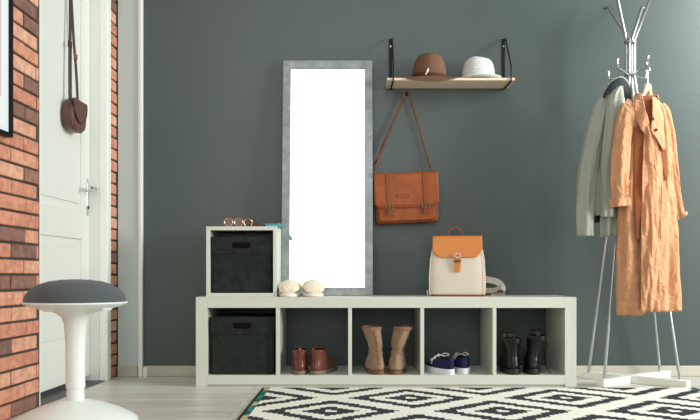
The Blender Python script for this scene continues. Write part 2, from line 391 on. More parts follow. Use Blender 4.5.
for (e0, e1, h0, h1) in ((RX0 + 0.012, RX0 + 0.0352, RX0, RX0 + 0.0121), (RX1 - 0.0352, RX1 - 0.012, RX1 - 0.0121, RX1)):
    obj('edge_binding', MB().box(e0, e1, RY0, RY1, 0.0, 0.0072), M_edge, rug)
    obj('hem', MB().box(h0, h1, RY0, RY1, 0.0, 0.0076), M_hem, rug)

# ------------------------------------------------------------------ bench shelf
BX0, BX1, BF, BB, BH = -0.769, 1.081, -0.405, -0.0165, 0.436
bench = thing('shelf_bench', ((BX0 + BX1) / 2, (BF + BB) / 2, 0), 'long low white five-compartment shelf bench against the green wall', 'shelf')
TK = 0.056
obj('side_panel', MB().box(BX0, BX0 + TK, BF, BB, 0, BH), M_white, bench, bevel=0.0015, world=True)
obj('side_panel', MB().box(BX1 - TK, BX1, BF, BB, 0, BH), M_white, bench, bevel=0.0015, world=True)
obj('top_panel', MB().box(BX0 + TK, BX1 - TK, BF, BB, BH - 0.053, BH), M_white, bench, bevel=0.0015, world=True)
obj('bottom_panel', MB().box(BX0 + TK, BX1 - TK, BF, BB, 0.010, 0.056), M_white, bench, bevel=0.0015, world=True)
obj('plinth', MB().box(BX0 + TK, BX1 - TK, BF + 0.012, BB, 0.0, 0.0105), M_white, bench, world=True)
CW = (BX1 - BX0 - 2 * TK - 4 * 0.018) / 5
cells = []
for k in range(5):
    a = BX0 + TK + k * (CW + 0.018); cells.append((a, a + CW))
    if k < 4: obj('divider', MB().box(a + CW, a + CW + 0.018, BF + 0.001, BB, 0.056, BH - 0.053), M_white, bench, bevel=0.001, world=True)
CF = 0.056   # floor of the compartments

# small cube on top
KX0, KX1, KF, KB = -0.7245, -0.378, -0.372, -0.020
cube = thing('cube_shelf', ((KX0 + KX1) / 2, (KF + KB) / 2, BH), 'small white open cube shelf standing on the left end of the bench', 'shelf')
kt = 0.0185; KH = 0.345
obj('side_panel', MB().box(KX0, KX0 + kt, KF, KB, BH, BH + KH), M_white, cube, bevel=0.001, world=True)
obj('side_panel', MB().box(KX1 - kt, KX1, KF, KB, BH, BH + KH), M_white, cube, bevel=0.001, world=True)
obj('top_panel', MB().box(KX0 + kt, KX1 - kt, KF, KB, BH + KH - kt, BH + KH), M_white, cube, bevel=0.001, world=True)
obj('bottom_panel', MB().box(KX0 + kt, KX1 - kt, KF, KB, BH, BH + kt), M_white, cube, bevel=0.001, world=True)
obj('back_panel', MB().box(KX0 + kt, KX1 - kt, KB - 0.004, KB, BH + kt, BH + KH - kt), M_white, cube, world=True)

def storage_box(x0, x1, yf, yb, z0, z1, lidh, label):
    t = thing('storage_box', ((x0 + x1) / 2, (yf + yb) / 2, z0), label, 'storage box')
    obj('body', MB().box(x0 + 0.004, x1 - 0.004, yf + 0.004, yb - 0.002, z0, z1 - 0.02), M_felt, t, bevel=0.006, world=True)
    lid = obj('lid', MB().box(x0, x1, yf, yb, z1 - lidh, z1), M_felt, t, bevel=0.005, world=True)
    xc, zc = (x0 + x1) / 2 - 0.002, z1 - lidh * 0.49
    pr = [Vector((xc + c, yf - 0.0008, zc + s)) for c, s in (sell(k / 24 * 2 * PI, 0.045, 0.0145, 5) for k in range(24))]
    obj('handle_hole_shade', MB().prism(pr, (0, 0.01, 0)), M_black, lid, world=True)  # black slab in place of a hole, its shade put into the colour
    return t
storage_box(KX0 + kt + 0.003, KX1 - kt - 0.004, KF + 0.012, KB - 0.012, BH + kt, BH + KH - kt - 0.030, 0.088, 'charcoal felt storage box with lid inside the small cube on top')
storage_box(cells[0][0] + 0.012, cells[0][1] - 0.008, BF + 0.02, BB - 0.02, CF, CF + 0.282, 0.086, 'charcoal felt storage box with lid in the leftmost bench compartment')

# ------------------------------------------------------------------ leaning mirror
mw0, mw1 = -0.376, 0.097; mlen = 1.25
myb, myt = -0.145, -0.022
lean = math.asin((myt - myb) / mlen)
mir = thing('leaning_mirror', ((mw0 + mw1) / 2, myb, BH + 0.0), 'tall rectangular mirror in grey frame leaning on the green wall', 'mirror', rot=(-lean, 0, 0))
hw = (mw1 - mw0) / 2; fw = 0.041
fr = MB()
O = [(-hw, 0), (hw, 0), (hw, mlen), (-hw, mlen)]; I = [(-hw + fw, fw), (hw - fw, fw), (hw - fw, mlen - fw), (-hw + fw, mlen - fw)]
for k in range(4):
    a, b, c, d = O[k], O[(k + 1) % 4], I[(k + 1) % 4], I[k]
    fr.prism([(p[0], -0.018, p[1]) for p in (a, b, c, d)], (0, 0.016, 0))
obj('frame', fr, M_concrete, mir, bevel=0.001)
obj('mirror_glass', MB().box(-hw + fw - 0.004, hw - fw + 0.004, -0.008, -0.003, fw - 0.004, mlen - fw + 0.004), M_mirrorglass, mir)
obj('back_board', MB().box(-hw + 0.005, hw - 0.005, -0.0025, 0.0, 0.005, mlen - 0.005), M_metalblack, mir)

# ------------------------------------------------------------------ wall shelf
shx0, shx1, shz = 0.170, 0.8246, 1.541
ws = thing('wall_shelf', (0.5, 0, shz), 'pale wooden wall shelf on two black wire brackets', 'shelf')
obj('board', MB().box(shx0, shx1, -0.187, -0.004, shz, shz + 0.013), M_shelfwood, ws, bevel=0.001, world=True)
for bx in (0.196, 0.800):
    br = MB()
    br.box(bx - 0.008, bx + 0.008, -0.005, 0.0, shz + 0.013, 1.806)
    obj_b = obj('bracket', br, M_metalblack, ws, bevel=0.001, world=True)
    wr = MB()
    pts = [(bx + 0.008, -0.008, 1.798), (bx + 0.007, -0.02, 1.804), (bx + 0.006, -0.19, 1.61), (bx + 0.005, -0.194, shz + 0.02), (bx + 0.005, -0.193, shz - 0.004), (bx + 0.004, -0.185, shz - 0.006), (bx, -0.006, shz - 0.006)]
    wr.tube(pts, 0.004, 8)
    wr.tube([(bx, -0.004, shz - 0.006), (bx, -0.004, shz + 0.02)], 0.003, 6)
    obj('wire', wr, M_metalblack, obj_b, world=True)
    obj('screw', MB().tube([(bx, -0.004, 1.765), (bx, -0.009, 1.765)], 0.005, 10), M_steel, obj_b, world=True)

# ------------------------------------------------------------------ hats
SZ = shz + 0.013
def hat(name, cx, cy, rx, ry, hgt, brx, bry, droop, m, label, white):
    t = thing(name, (cx, cy, SZ), label, 'hat')
    N = 48; prof = []
    nz = 22
    rings = []
    for i in range(nz + 1):                     # outside of crown from base to top
        u = i / nz
        if white: rr = 1.0 - 0.12 * u - 0.0; zz = u
        e = 3.3 if not white else 3.8
        a = u * PI / 2
        r = max(math.cos(a), 0) ** (2 / e); z = math.sin(a) ** (2 / e) if a > 0 else 0
        r = r * (1.0 - (0.10 if white else 0.03) * z)
        ring = []
        for k in range(N):
            th = k / N * 2 * PI
            d = 1 + 0.03 * fbm(math.cos(th) * 1.5, math.sin(th) * 1.5, z * 2 + cx * 9) * (1.0 if white else 1)
            zz = 0.012 + z * hgt
            if white: zz += 0.003 * math.sin(2 * th) * z
            ring.append(Vector((rx * r * d * math.cos(th), ry * r * d * math.sin(th), zz)))
        rings.append(ring)
    obj('crown', MB().loft(rings, False, True), m, t, sub=1, solid=0.002)
    rings = []
    for j in range(9):                          # brim
        u = j / 8; ring = []
        for k in range(N):
            th = k / N * 2 * PI
            ex = rx + (brx - rx) * u; ey = ry + (bry - ry) * u
            y = ey * math.sin(th)
            x = ex * math.cos(th)
            z = 0.012 - (0.012 - 0.004) * min(1, u * 2)
            front = max(0.0, -math.sin(th))
            if not white:
                if math.sin(th) > 0: y = min(y, -0.006 - cy)
                z = 0.012 - 0.008 * min(1, u * 1.3)
                over = max(0.0, -(cy + y) - 0.187) - max(0.0, -(cy - ry) - 0.187)
                z -= max(0, over) * droop
                z += 0.03 * u * u * max(0, math.sin(th)) ** 2
            else:
                z = 0.010 + 0.014 * u * u * (0.5 + 0.5 * math.cos(th)) + 0.003 * math.sin(3 * th) * u
                if u > 0.9: z += 0.002
            ring.append(Vector((x, y, max(z, 0.0025) if (cy + y) > -0.187 else z)))
        rings.append(ring)
    obj('brim', MB().loft(rings, False, False), m, t, sub=1, solid=0.0025 if not white else 0.004)
    if not white:
        rings = []
        for z in (0.013, 0.022, 0.030):
            ring = []
            for k in range(N):
                th = k / N * 2 * PI
                rr = 1.012
                ring.append(Vector((rx * rr * math.cos(th), ry * rr * math.sin(th), z + 0.006 * max(0, -math.cos(th)))))
            rings.append(ring)
        band = obj('band', MB().loft(rings, False, False), M_hatband, t, solid=0.002)
        kx, ky = -0.020, -ry * 1.03
        obj('band_knot', MB().tube(smooth_pts([(kx - 0.008, ky - 0.003, 0.016), (kx, ky - 0.006, 0.030), (kx + 0.006, ky - 0.003, 0.048)], 4), [0.004] * 4 + [0.006] * 3 + [0.003] * 2, 8), M_canvas, band)
    return t
c = P(429.5, 80, 4.24)
hat('felt_hat', 0.3945, -0.102, 0.086, 0.084, 0.131, 0.176, 0.138, 0.7, M_hatbrown, 'brown felt cloche hat with wide drooping brim on the wall shelf', False)
hat('bucket_hat', 0.651, -0.10, 0.087, 0.074, 0.112, 0.120, 0.094, 0, M_hatwhite, 'white woven bucket hat on the wall shelf', True)

# ------------------------------------------------------------------ satchel on the wall
def rrect(x0, x1, z0, z1, r, n=5, rt=None):
    rt = r if rt is None else rt; out = []
    for (cx, cz, a0, rr) in ((x1 - r, z0 + r, -90, r), (x1 - rt, z1 - rt, 0, rt), (x0 + rt, z1 - rt, 90, rt), (x0 + r, z0 + r, 180, r)):
        for k in range(n + 1):
            a = R(a0 + 90 * k / n); out.append((cx + rr * math.cos(a), cz + rr * math.sin(a)))
    return out
sat = thing('satchel', (0.281, -0.002, 0.819), 'tan leather satchel with two buckle straps hanging from its strap on the wall', 'bag', rot=(0, R(-2.4), 0))
W2, HH = 0.165, 0.254
obj('body', MB().prism([(x, -0.006, z) for x, z in rrect(-W2, W2, 0.0, HH, 0.022, rt=0.018)], (0, -0.066, 0)), M_tan, sat, bevel=0.007, segs=3)
pk = obj('front_pocket', MB().prism([(x, -0.070, z) for x, z in rrect(-W2 + 0.014, W2 - 0.014, 0.008, 0.125, 0.02, rt=0.01)], (0, -0.022, 0)), M_tan, sat, bevel=0.007, segs=3)
# flap: over the top and down the front
fl = MB()
def flap_pt(u, v):
    x = lerp(-W2 - 0.004, W2 + 0.004, u)
    s = v * 0.258
    if s < 0.06: y, z = -0.010 - s, HH + 0.006 + 0.006 * math.sin(s / 0.06 * PI)
    elif s < 0.095:
        a = (s - 0.06) / 0.035 * PI / 2; y, z = -0.070 - 0.019 * math.sin(a) , HH - 0.012 + 0.019 * math.cos(a)
    else: 
        zz = (s - 0.095); y, z = -0.090 - 0.010 * min(1, zz / 0.12), HH - 0.012 - zz
    if v > 0.85:
        k = (v - 0.85) / 0.15; e = abs(u - 0.5) * 2
        if e > 0.86: z += 0.022 * k * ((e - 0.86) / 0.14) ** 1.5
    return Vector((x, y, z + 0.0015 * math.sin(u * 9)))
flp = obj('flap', fl.grid(flap_pt, 40, 30), M_tan, sat, solid=0.004)
pa = MB(); pa.prism([(x, -0.1035, z) for x, z in rrect(-0.052, 0.014, 0.128, 0.150, 0.003)], (0, 0.003, 0))
obj('name_patch', pa, M_strapmid, flp)
st = MB()                                                # raised stitching along the flap edge
st.tube([flap_pt(0.025 + 0.95 * k / 20, 0.955) + Vector((0, -0.003, 0)) for k in range(21)], 0.0016, 5)
obj('edge_stitching', st, M_tandark, flp)
for sx in (-0.090, 0.098):
    b = MB()
    pts = [flap_pt((sx + W2) / (2 * W2), v) + Vector((0, -0.0045, 0.001)) for v in [0.30 + 0.05 * k for k in range(14)]] + [Vector((sx, -0.103, 0.078)), Vector((sx, -0.101, 0.060))]
    b.ribbon(pts, 0.024, 0.003, (1, 0, 0))
    s = obj('buckle_strap', b, M_strapmid, sat, bevel=0.0008)
    bb = MB()
    for (a, c_) in (((-.017, .096), (.017, .096)), ((.017, .096), (.017, .070)), ((.017, .070), (-.017, .070)), ((-.017, .070), (-.017, .096)), ((0, .096), (0, .072))):
        bb.tube([(sx + a[0], -0.108, a[1]), (sx + c_[0], -0.108, c_[1])], 0.0022, 6)
    obj('buckle', bb, M_brass, s)
    obj('strap_tip', MB().prism([(sx + x, -0.1045, z) for x, z in rrect(-0.012, 0.012, 0.034, 0.072, 0.011, rt=0.002)], (0, -0.003, 0)), M_tandark, s)
sp = MB()
Lp = [(-0.158, -0.03, 0.256), (-0.150, -0.026, 0.31), (-0.11, -0.018, 0.42), (-0.035, -0.02, 0.57), (0.022, -0.022, 0.689), (0.031, -0.022, 0.700)]
Rp = [(0.031, -0.022, 0.700), (0.041, -0.022, 0.687), (0.078, -0.018, 0.55), (0.118, -0.018, 0.39), (0.144, -0.026, 0.28), (0.148, -0.03, 0.256)]
Lp = [(x + (z - 0.3) * -0.005, y, z) for x, y, z in Lp]
def wd(i): return (0.85, -0.6, 0)
sp.ribbon(smooth_pts(Lp, 5) , 0.014, 0.003, lambda i: (0.5, 1, 0)); sp.ribbon(smooth_pts(Rp, 5), 0.014, 0.003, lambda i: (0.5, 1, 0))
strap = obj('shoulder_strap', sp, M_tandark, sat)
obj('strap_tail', MB().ribbon(smooth_pts([(-0.055, -0.026, 0.525), (-0.084, -0.028, 0.47), (-0.115, -0.026, 0.40), (-0.150, -0.022, 0.34), (-0.168, -0.014, 0.315)], 5), 0.018, 0.003, lambda i: (0.3, 1, 0)), M_tandark, strap)
for sx in (-0.162, 0.150):
    obj('ring', MB().tube([(sx + 0.012 * math.cos(a), -0.03, 0.256 + 0.012 * math.sin(a)) for a in [k / 12 * 2 * PI for k in range(13)]], 0.002, 6), M_brass, strap)
hk = thing('wall_hook', (0.2815, 0, 1.508), 'small black wall hook under the shelf holding the satchel strap', 'hook')
obj('back_plate', MB().tube([(0, -0.0005, 0), (0, -0.004, 0)], 0.008, 12), M_metalblack, hk)
obj('peg', MB().tube(smooth_pts([(0, -0.003, 0), (0, -0.028, 0.0), (0, -0.036, 0.012)], 4), 0.003, 8), M_metalblack, hk)

# ------------------------------------------------------------------ backpack
bpk = thing('backpack', (0.523, -0.235, BH), 'cream canvas backpack with orange leather flap standing on the bench', 'bag', rot=(0, 0, R(-7)))
def bp_half(z):   # half width, half depth
    return interp([(0, 0.137, 0.055), (0.02, 0.143, 0.062), (0.10, 0.143, 0.066), (0.18, 0.138, 0.060), (0.225, 0.130, 0.052), (0.27, 0.118, 0.042), (0.298, 0.112, 0.034)], z)
rings = []
for i in range(31):
    z = 0.298 * i / 30; a, b = bp_half(z); ring = []
    for k in range(56):
        th = k / 56 * 2 * PI; x, y = sell(th, a, b, 5)
        q = 1 + 0.012 * fbm(x * 14, y * 14, z * 12)
        ring.append(Vector((x * q, y * q, z)))
    rings.append(ring)
obj('body', MB().loft(rings), M_canvas, bpk, sub=1)
for s_ in (-1, 1):
    sm = MB(); pts = []
    for i in range(26):
        z = 0.006 + 0.285 * i / 25; a, b = bp_half(z); pts.append((s_ * a * 0.965, -b * 0.93, z))
    sm.tube(pts, 0.0025, 6)
    obj('side_piping', sm, M_canvas, bpk)
obj('base_trim', MB().loft([[Vector((*sell(k / 48 * 2 * PI, bp_half(z)[0] + 0.0015, bp_half(z)[1] + 0.0015, 5), z)) for k in range(48)] for z in (0.0, 0.004, 0.009)], False, False), M_tan, bpk)
def bflap(u, v):
    s = v * 0.168; a = 0.122
    x = lerp(-a, a, u); hd = 0.036
    e = abs(u - 0.5) * 2
    if s < 2 * hd: y, z = hd - s, 0.301 + 0.003 * math.sin(s / hd * PI / 2)
    elif s < 2 * hd + 0.012:
        q = (s - 2 * hd) / 0.012 * PI / 2; y, z = -hd - 0.008 * math.sin(q), 0.293 + 0.008 * math.cos(q)
    else:
        zz = s - 2 * hd - 0.012; z = 0.293 - zz
        z = 0.293 - zz * 1.18 * (1 - max(0, (e - 0.62) / 0.38) ** 2.2 * 0.42)
        y = -bp_half(z)[1] - 0.006
    return Vector((x * (1 + 0.02 * v), y, z))
bf = obj('flap', MB().grid(bflap, 40, 34), M_orange, bpk, solid=0.004)
obj('buckle_tab', MB().prism([(x, -0.071, z) for x, z in rrect(-0.015, 0.015, 0.120, 0.205, 0.012, rt=0.004)], (0, -0.005, 0)), M_orange, bpk, bevel=0.001)
obj('keeper_loop', MB().prism([(x, -0.076, z) for x, z in rrect(-0.018, 0.018, 0.170, 0.182, 0.003)], (0, -0.004, 0)), M_tandark, bpk)
obj('buckle', MB().tube([(0.015 * math.cos(a), -0.078, 0.204 + 0.010 * math.sin(a)) for a in [k / 16 * 2 * PI for k in range(17)]], 0.0022, 6), M_chrome, bpk)
obj('top_handle', MB().ribbon(smooth_pts([(-0.050, 0.012, 0.296), (-0.047, 0.010, 0.318), (-0.030, 0.006, 0.342), (-0.005, 0.004, 0.348), (0.018, 0.006, 0.335), (0.028, 0.010, 0.31), (0.030, 0.012, 0.296)], 5), 0.020, 0.006, (0, 1, 0)), M_tan, bpk, bevel=0.001)
ss = MB()
ss.ribbon(smooth_pts([(0.10, 0.068, 0.09), (0.16, 0.075, 0.082), (0.205, 0.07, 0.070), (0.228, 0.06, 0.045), (0.225, 0.055, 0.018), (0.20, 0.055, 0.008), (0.12, 0.06, 0.006)], 6), 0.042, 0.005, lambda i: (0.25, 0.6, 0.6))
ss.ribbon(smooth_pts([(0.10, 0.055, 0.03), (0.15, 0.05, 0.028), (0.19, 0.035, 0.03), (0.218, 0.02, 0.048), (0.235, 0.02, 0.035), (0.225, 0.02, 0.010), (0.17, 0.03, 0.0045)], 6), 0.036, 0.004, lambda i: (0.2, 0.6, 0.6))
obj('shoulder_strap', ss, M_web, bpk)
ag = MB(); ag.tube([(-0.148, -0.040, 0.004), (-0.150, -0.042, 0.030)], 0.005, 8)
obj('side_tab', ag, M_web, bpk)

# ------------------------------------------------------------------ slippers
def slipper(x, y, rz, label, s):
    t = thing('slipper', (x, y, BH), label, 'slipper', 'cream fluffy slippers', rot=(0, 0, rz))
    L, Wd = 0.235, 0.0525
    def out(k, n, g=0.0):
        th = k / n * 2 * PI; px, py = sell(th, Wd + g, L / 2 + g, 2.5)
        return px * (1 - 0.12 * (py / (L / 2) > 0) * (py / (L / 2))), py
    n = 40
    obj('sole', MB().loft([[Vector((*out(k, n, g), z)) for k in range(n)] for g, z in ((-0.004, 0), (0, 0.003), (0, 0.014), (-0.003, 0.017))]), M_slipsole, t)
    rings = []
    for i in range(17):
        u = i / 16; yy = -L / 2 + 0.004 + u * 0.15
        hgt = 0.066 * (math.sin(min(1, u * 1.7 + 0.12) * PI / 2)) ** 0.7
        wid = (Wd - 0.001) * (1 - (1 - min(1, u * 2.6 + 0.22)) ** 2) ** 0.5
        ring = []
        for k in range(24):
            th = k / 24 * 2 * PI; cx_, cz_ = sell(th, wid, hgt / 2 + 0.002, 1.9)
            p = Vector((cx_, yy, 0.014 + hgt / 2 + cz_))
            q = 0.009 * fbm(p.x * 50, p.y * 55, p.z * 55 + s * 7) + 0.003 * fbm(p.x * 140, p.y * 140, p.z * 140 + s)
            c0 = Vector((0, yy, 0.014 + hgt / 2)); d = (p - c0).normalized(); ring.append(p + d * q)
        rings.append(ring)
    obj('fluffy_upper', MB().loft(rings), M_fluff, t, sub=1, angle=180)
    return t
slipper(-0.317, -0.283, R(-3), 'left cream fluffy slipper on the bench, the one touching the white cube', 1)
slipper(-0.209, -0.283, R(9), 'right cream fluffy slipper on the bench before the mirror glass', 2)

# ------------------------------------------------------------------ shoes
def shoe_ring(z, y0, y1, hw_, n=36, bend=0.0, e=2.4, toe=0.8, lx=0, ly=0):
    out = []; cy_ = (y0 + y1) / 2; hl = (y1 - y0) / 2
    for k in range(n):
        th = k / n * 2 * PI; x, y = sell(th, hw_, hl, e)
        q = y / hl
        x *= (0.90 + 0.10 * math.sin(min(1, max(0, (q + 1) / 1.3)) * PI)) * (1 - (1 - toe) * max(0, q) ** 2)
        out.append(Vector((x + bend * q * q * (q > 0) + lx, cy_ + y + ly, z)))
    return out
def boot(name, loc, rz, label, group, levels, sole, m, ms, top_in=0.03, bend=0.006, lean=(0, 0), wob=0.0):
    """levels: rows (z, y_heel, y_toe, half_width); sole: (thickness, y0, y1, hw, heel_height)"""
    t = thing(name, loc, label, 'boot' if 'boot' in name else 'shoe', group, rot=(0, 0, rz))
    zt = levels[-1][0]; z0 = levels[0][0]; rings = []
    for i in range(23):
        z = lerp(z0, zt, i / 22); y0, y1, hw_ = interp(levels, z)
        k = ((z - z0) / (zt - z0)) ** 2
        rg = shoe_ring(z, y0, y1, hw_, bend=bend, lx=lean[0] * k, ly=lean[1] * k)
        rg = [v + Vector((wob * fbm(v.x * 25, v.y * 25, v.z * 25 + rz * 3), wob * fbm(v.y * 25, v.z * 25, v.x * 25 + 9), 0)) for v in rg]
        # rim dips at the back and rises at the front
        rings.append(rg)
    # fold over the rim and down inside
    for dz, g in ((0.002, 0.003), (-0.010, 0.005), (-top_in, 0.006)):
        y0, y1, hw_ = interp(levels, zt)
        kk = max(0, (zt + dz - z0) / (zt - z0)) ** 2
        rings.append(shoe_ring(zt + dz, y0 + g, y1 - g, hw_ - g - (0.004 if dz < -0.012 else 0), bend=bend, lx=lean[0] * kk, ly=lean[1] * kk))
    nb = len(rings); up = MB(); up.loft(rings[:24], True, False)
    o = obj('upper', up, m, t, sub=1)
    ln = MB(); ln.loft(rings[23:], False, True)
    obj('lining', ln, M_lining, t)
    th_, sy0, sy1, shw, hh = sole
    so = MB(); so.loft([shoe_ring(z, sy0, sy1, shw + g, bend=bend) for z, g in ((0, -0.002), (0.002, 0), (th_ * 0.55, 0.0), (th_ * 0.6, -0.0012), (th_ * 0.65, 0), (th_, 0.0), (th_ + 0.001, -0.004))])
    obj('sole', so, ms, t)
    return t
def cellx(k, px, d): return (px - CX) * d / F
# compartment 2 : reddish brown ankle boots
lev = [(0.018, 0.004, 0.262, 0.039), (0.032, 0.001, 0.262, 0.044), (0.055, 0.004, 0.24, 0.0435), (0.075, 0.006, 0.185, 0.040), (0.092, 0.004, 0.135, 0.037), (0.108, 0.003, 0.115, 0.0365), (0.119, 0.002, 0.112, 0.038)]
def ankle(px, d, rz, label):
    x = cellx(1, px, d)
    t = boot('ankle_boot', (x, d - D, CF), rz, label, 'reddish brown ankle boots', lev, (0.019, -0.002, 0.268, 0.0455, 0), M_bootbrown, M_bootsole, wob=0.002)
    seam = MB(); seam.ribbon([(0, 0.000, 0.03), (0, -0.0005, 0.06), (0, 0.001, 0.09), (0, 0.0, 0.120)], 0.010, 0.003, (1, 0, 0)); obj('heel_seam', seam, M_bootbrown, t)
    lp = MB(); lp.ribbon(smooth_pts([(0, -0.001, 0.108), (0, -0.005, 0.122), (0, -0.001, 0.131), (0, 0.006, 0.121)], 4), 0.013, 0.0025, (1, 0, 0)); obj('pull_tab', lp, M_bootbrown, t)
    lc = MB()
    for i in range(3):
        z = 0.068 + i * 0.017; y = (0.185, 0.14, 0.117)[i]
        lc.tube(smooth_pts([(-0.026, y - 0.02, z), (0, y + 0.004, z + 0.003), (0.026, y - 0.02, z)], 3), 0.002, 5)
    lc.tube(smooth_pts([(0.0, 0.115, 0.119), (-0.02, 0.10, 0.130), (-0.028, 0.085, 0.124)], 4), 0.0015, 5)
    lc.tube(smooth_pts([(0.0, 0.115, 0.119), (0.018, 0.10, 0.132), (0.03, 0.09, 0.126)], 4), 0.0015, 5)
    obj('lace', lc, M_tandark, t)
    return t
ankle(300, 3.968, R(4), 'left of the two reddish brown leather ankle boots in the second compartment')
ankle(313.5, 3.968, R(-21), 'right of the two reddish brown leather ankle boots, its toe angled right')
# compartment 3 : tan sheepskin boots
lev = [(0.016, 0.006, 0.252, 0.041), (0.04, 0.0, 0.252, 0.0425), (0.065, 0.004, 0.225, 0.040), (0.09, 0.010, 0.165, 0.034), (0.114, 0.016, 0.135, 0.028), (0.15, 0.008, 0.13, 0.035), (0.19, 0.0, 0.132, 0.041), (0.225, -0.004, 0.136, 0.045)]
def ugg(px, d, rz, label, lx):
    x = cellx(2, px, d)
    t = boot('sheepskin_boot', (x, d - D, CF), rz, label, 'tan sheepskin boots', lev, (0.019, -0.002, 0.258, 0.0445, 0), M_ugg, M_uggsole, top_in=0.014, bend=0.008, lean=(lx, 0.0), wob=0.006)
    ck = MB(); kz = lx * ((0.108 - 0.016) / 0.209) ** 2
    ck.tube([v + Vector((0, 0, 0.004 * math.sin(i * 0.9))) for i, v in enumerate(shoe_ring(0.106, 0.012, 0.142, 0.0315, lx=kz))][14:34], 0.0045, 6)
    obj('ankle_fold', ck, M_ugg, t)
    tr = MB()
    y0, y1, hw_ = lev[-1][1:]
    tr.loft([shoe_ring(0.217, y0 - 0.003, y1 + 0.003, hw_ + 0.003, bend=0.008, lx=lx * 0.93), shoe_ring(0.232, y0 - 0.004, y1 + 0.004, hw_ + 0.004, bend=0.008, lx=lx), shoe_ring(0.234, y0 + 0.006, y1 - 0.006, hw_ - 0.006, bend=0.008, lx=lx), shoe_ring(0.212, y0 + 0.007, y1 - 0.007, hw_ - 0.007, bend=0.008, lx=lx)], False, False)
    obj('fleece_cuff', tr, M_fleece, t)
    lz = (lambda z: lx * ((z - 0.016) / 0.209) ** 2)
    sm_ = MB(); sm_.ribbon([(lz(z), y - 0.0005, z) for z, y in ((0.05, 0.002), (0.08, 0.006), (0.11, 0.0135), (0.15, 0.0065), (0.19, -0.002), (0.218, -0.006))], 0.007, 0.003, (1, 0, 0)); obj('heel_seam', sm_, M_fleece, t)
    return t
ugg(380, 3.972, R(12), 'left tan sheepskin boot in the middle compartment, shaft leaning left', -0.030)
ugg(394.5, 3.972, R(-10), 'right tan sheepskin boot in the middle compartment, shaft leaning right', 0.036)
# compartment 4 : navy sneakers
lev = [(0.022, 0.006, 0.268, 0.037), (0.034, 0.003, 0.265, 0.041), (0.046, 0.004, 0.245, 0.040), (0.056, 0.006, 0.20, 0.037), (0.066, 0.006, 0.155, 0.034), (0.075, 0.003, 0.125, 0.032)]
def sneaker(px, d, rz, label):
    x = cellx(3, px, d)
    t = boot('canvas_sneaker', (x, d - D, CF), rz, label, 'navy canvas sneakers', lev, (0.026, -0.003, 0.274, 0.0435, 0), M_navy, M_sneaksole, top_in=0.02, bend=0.004)
    lc = MB()
    for i, (y, z, hwx) in enumerate(((0.19, 0.058, 0.026), (0.168, 0.065, 0.028), (0.148, 0.072, 0.030), (0.130, 0.079, 0.031))):
        lc.tube(smooth_pts([(-hwx, y - 0.014, z - 0.008), (-0.01, y, z + 0.004), (0.01, y, z + 0.004), (hwx, y - 0.014, z - 0.008)], 4), 0.0028, 6)
    lc.tube(smooth_pts([(0, 0.12, 0.086), (-0.022, 0.10, 0.094), (-0.033, 0.085, 0.086), (-0.02, 0.105, 0.082), (0, 0.12, 0.086)], 4), 0.0024, 6)
    lc.tube(smooth_pts([(0, 0.12, 0.086), (0.02, 0.10, 0.096), (0.034, 0.088, 0.088), (0.02, 0.105, 0.083), (0, 0.12, 0.086)], 4), 0.0024, 6)
    lc.tube(smooth_pts([(0, 0.125, 0.086), (-0.03, 0.12, 0.080), (-0.042, 0.125, 0.06), (-0.042, 0.13, 0.045)], 4), 0.0022, 6)
    obj('lace', lc, M_lace, t)
    obj('tongue', MB().grid(lambda u, v: Vector((lerp(-0.020, 0.020, u), 0.165 - 0.055 * v, 0.066 + 0.026 * v + 0.004 * math.sin(u * PI))), 6, 6), M_navy, t, solid=0.004)
    hs = MB(); hs.prism([(x_, -0.0005, z) for x_, z in rrect(-0.011, 0.011, 0.030, 0.082, 0.003)], (0, 0.006, 0)); obj('heel_patch', hs, M_navy, t)
    return t
sneaker(452, 3.972, R(23), 'left navy sneaker with white laces and sole, toe angled left, fourth compartment')
sneaker(464.5, 4.015, R(1), 'right navy sneaker with white laces and sole, partly behind the left one')
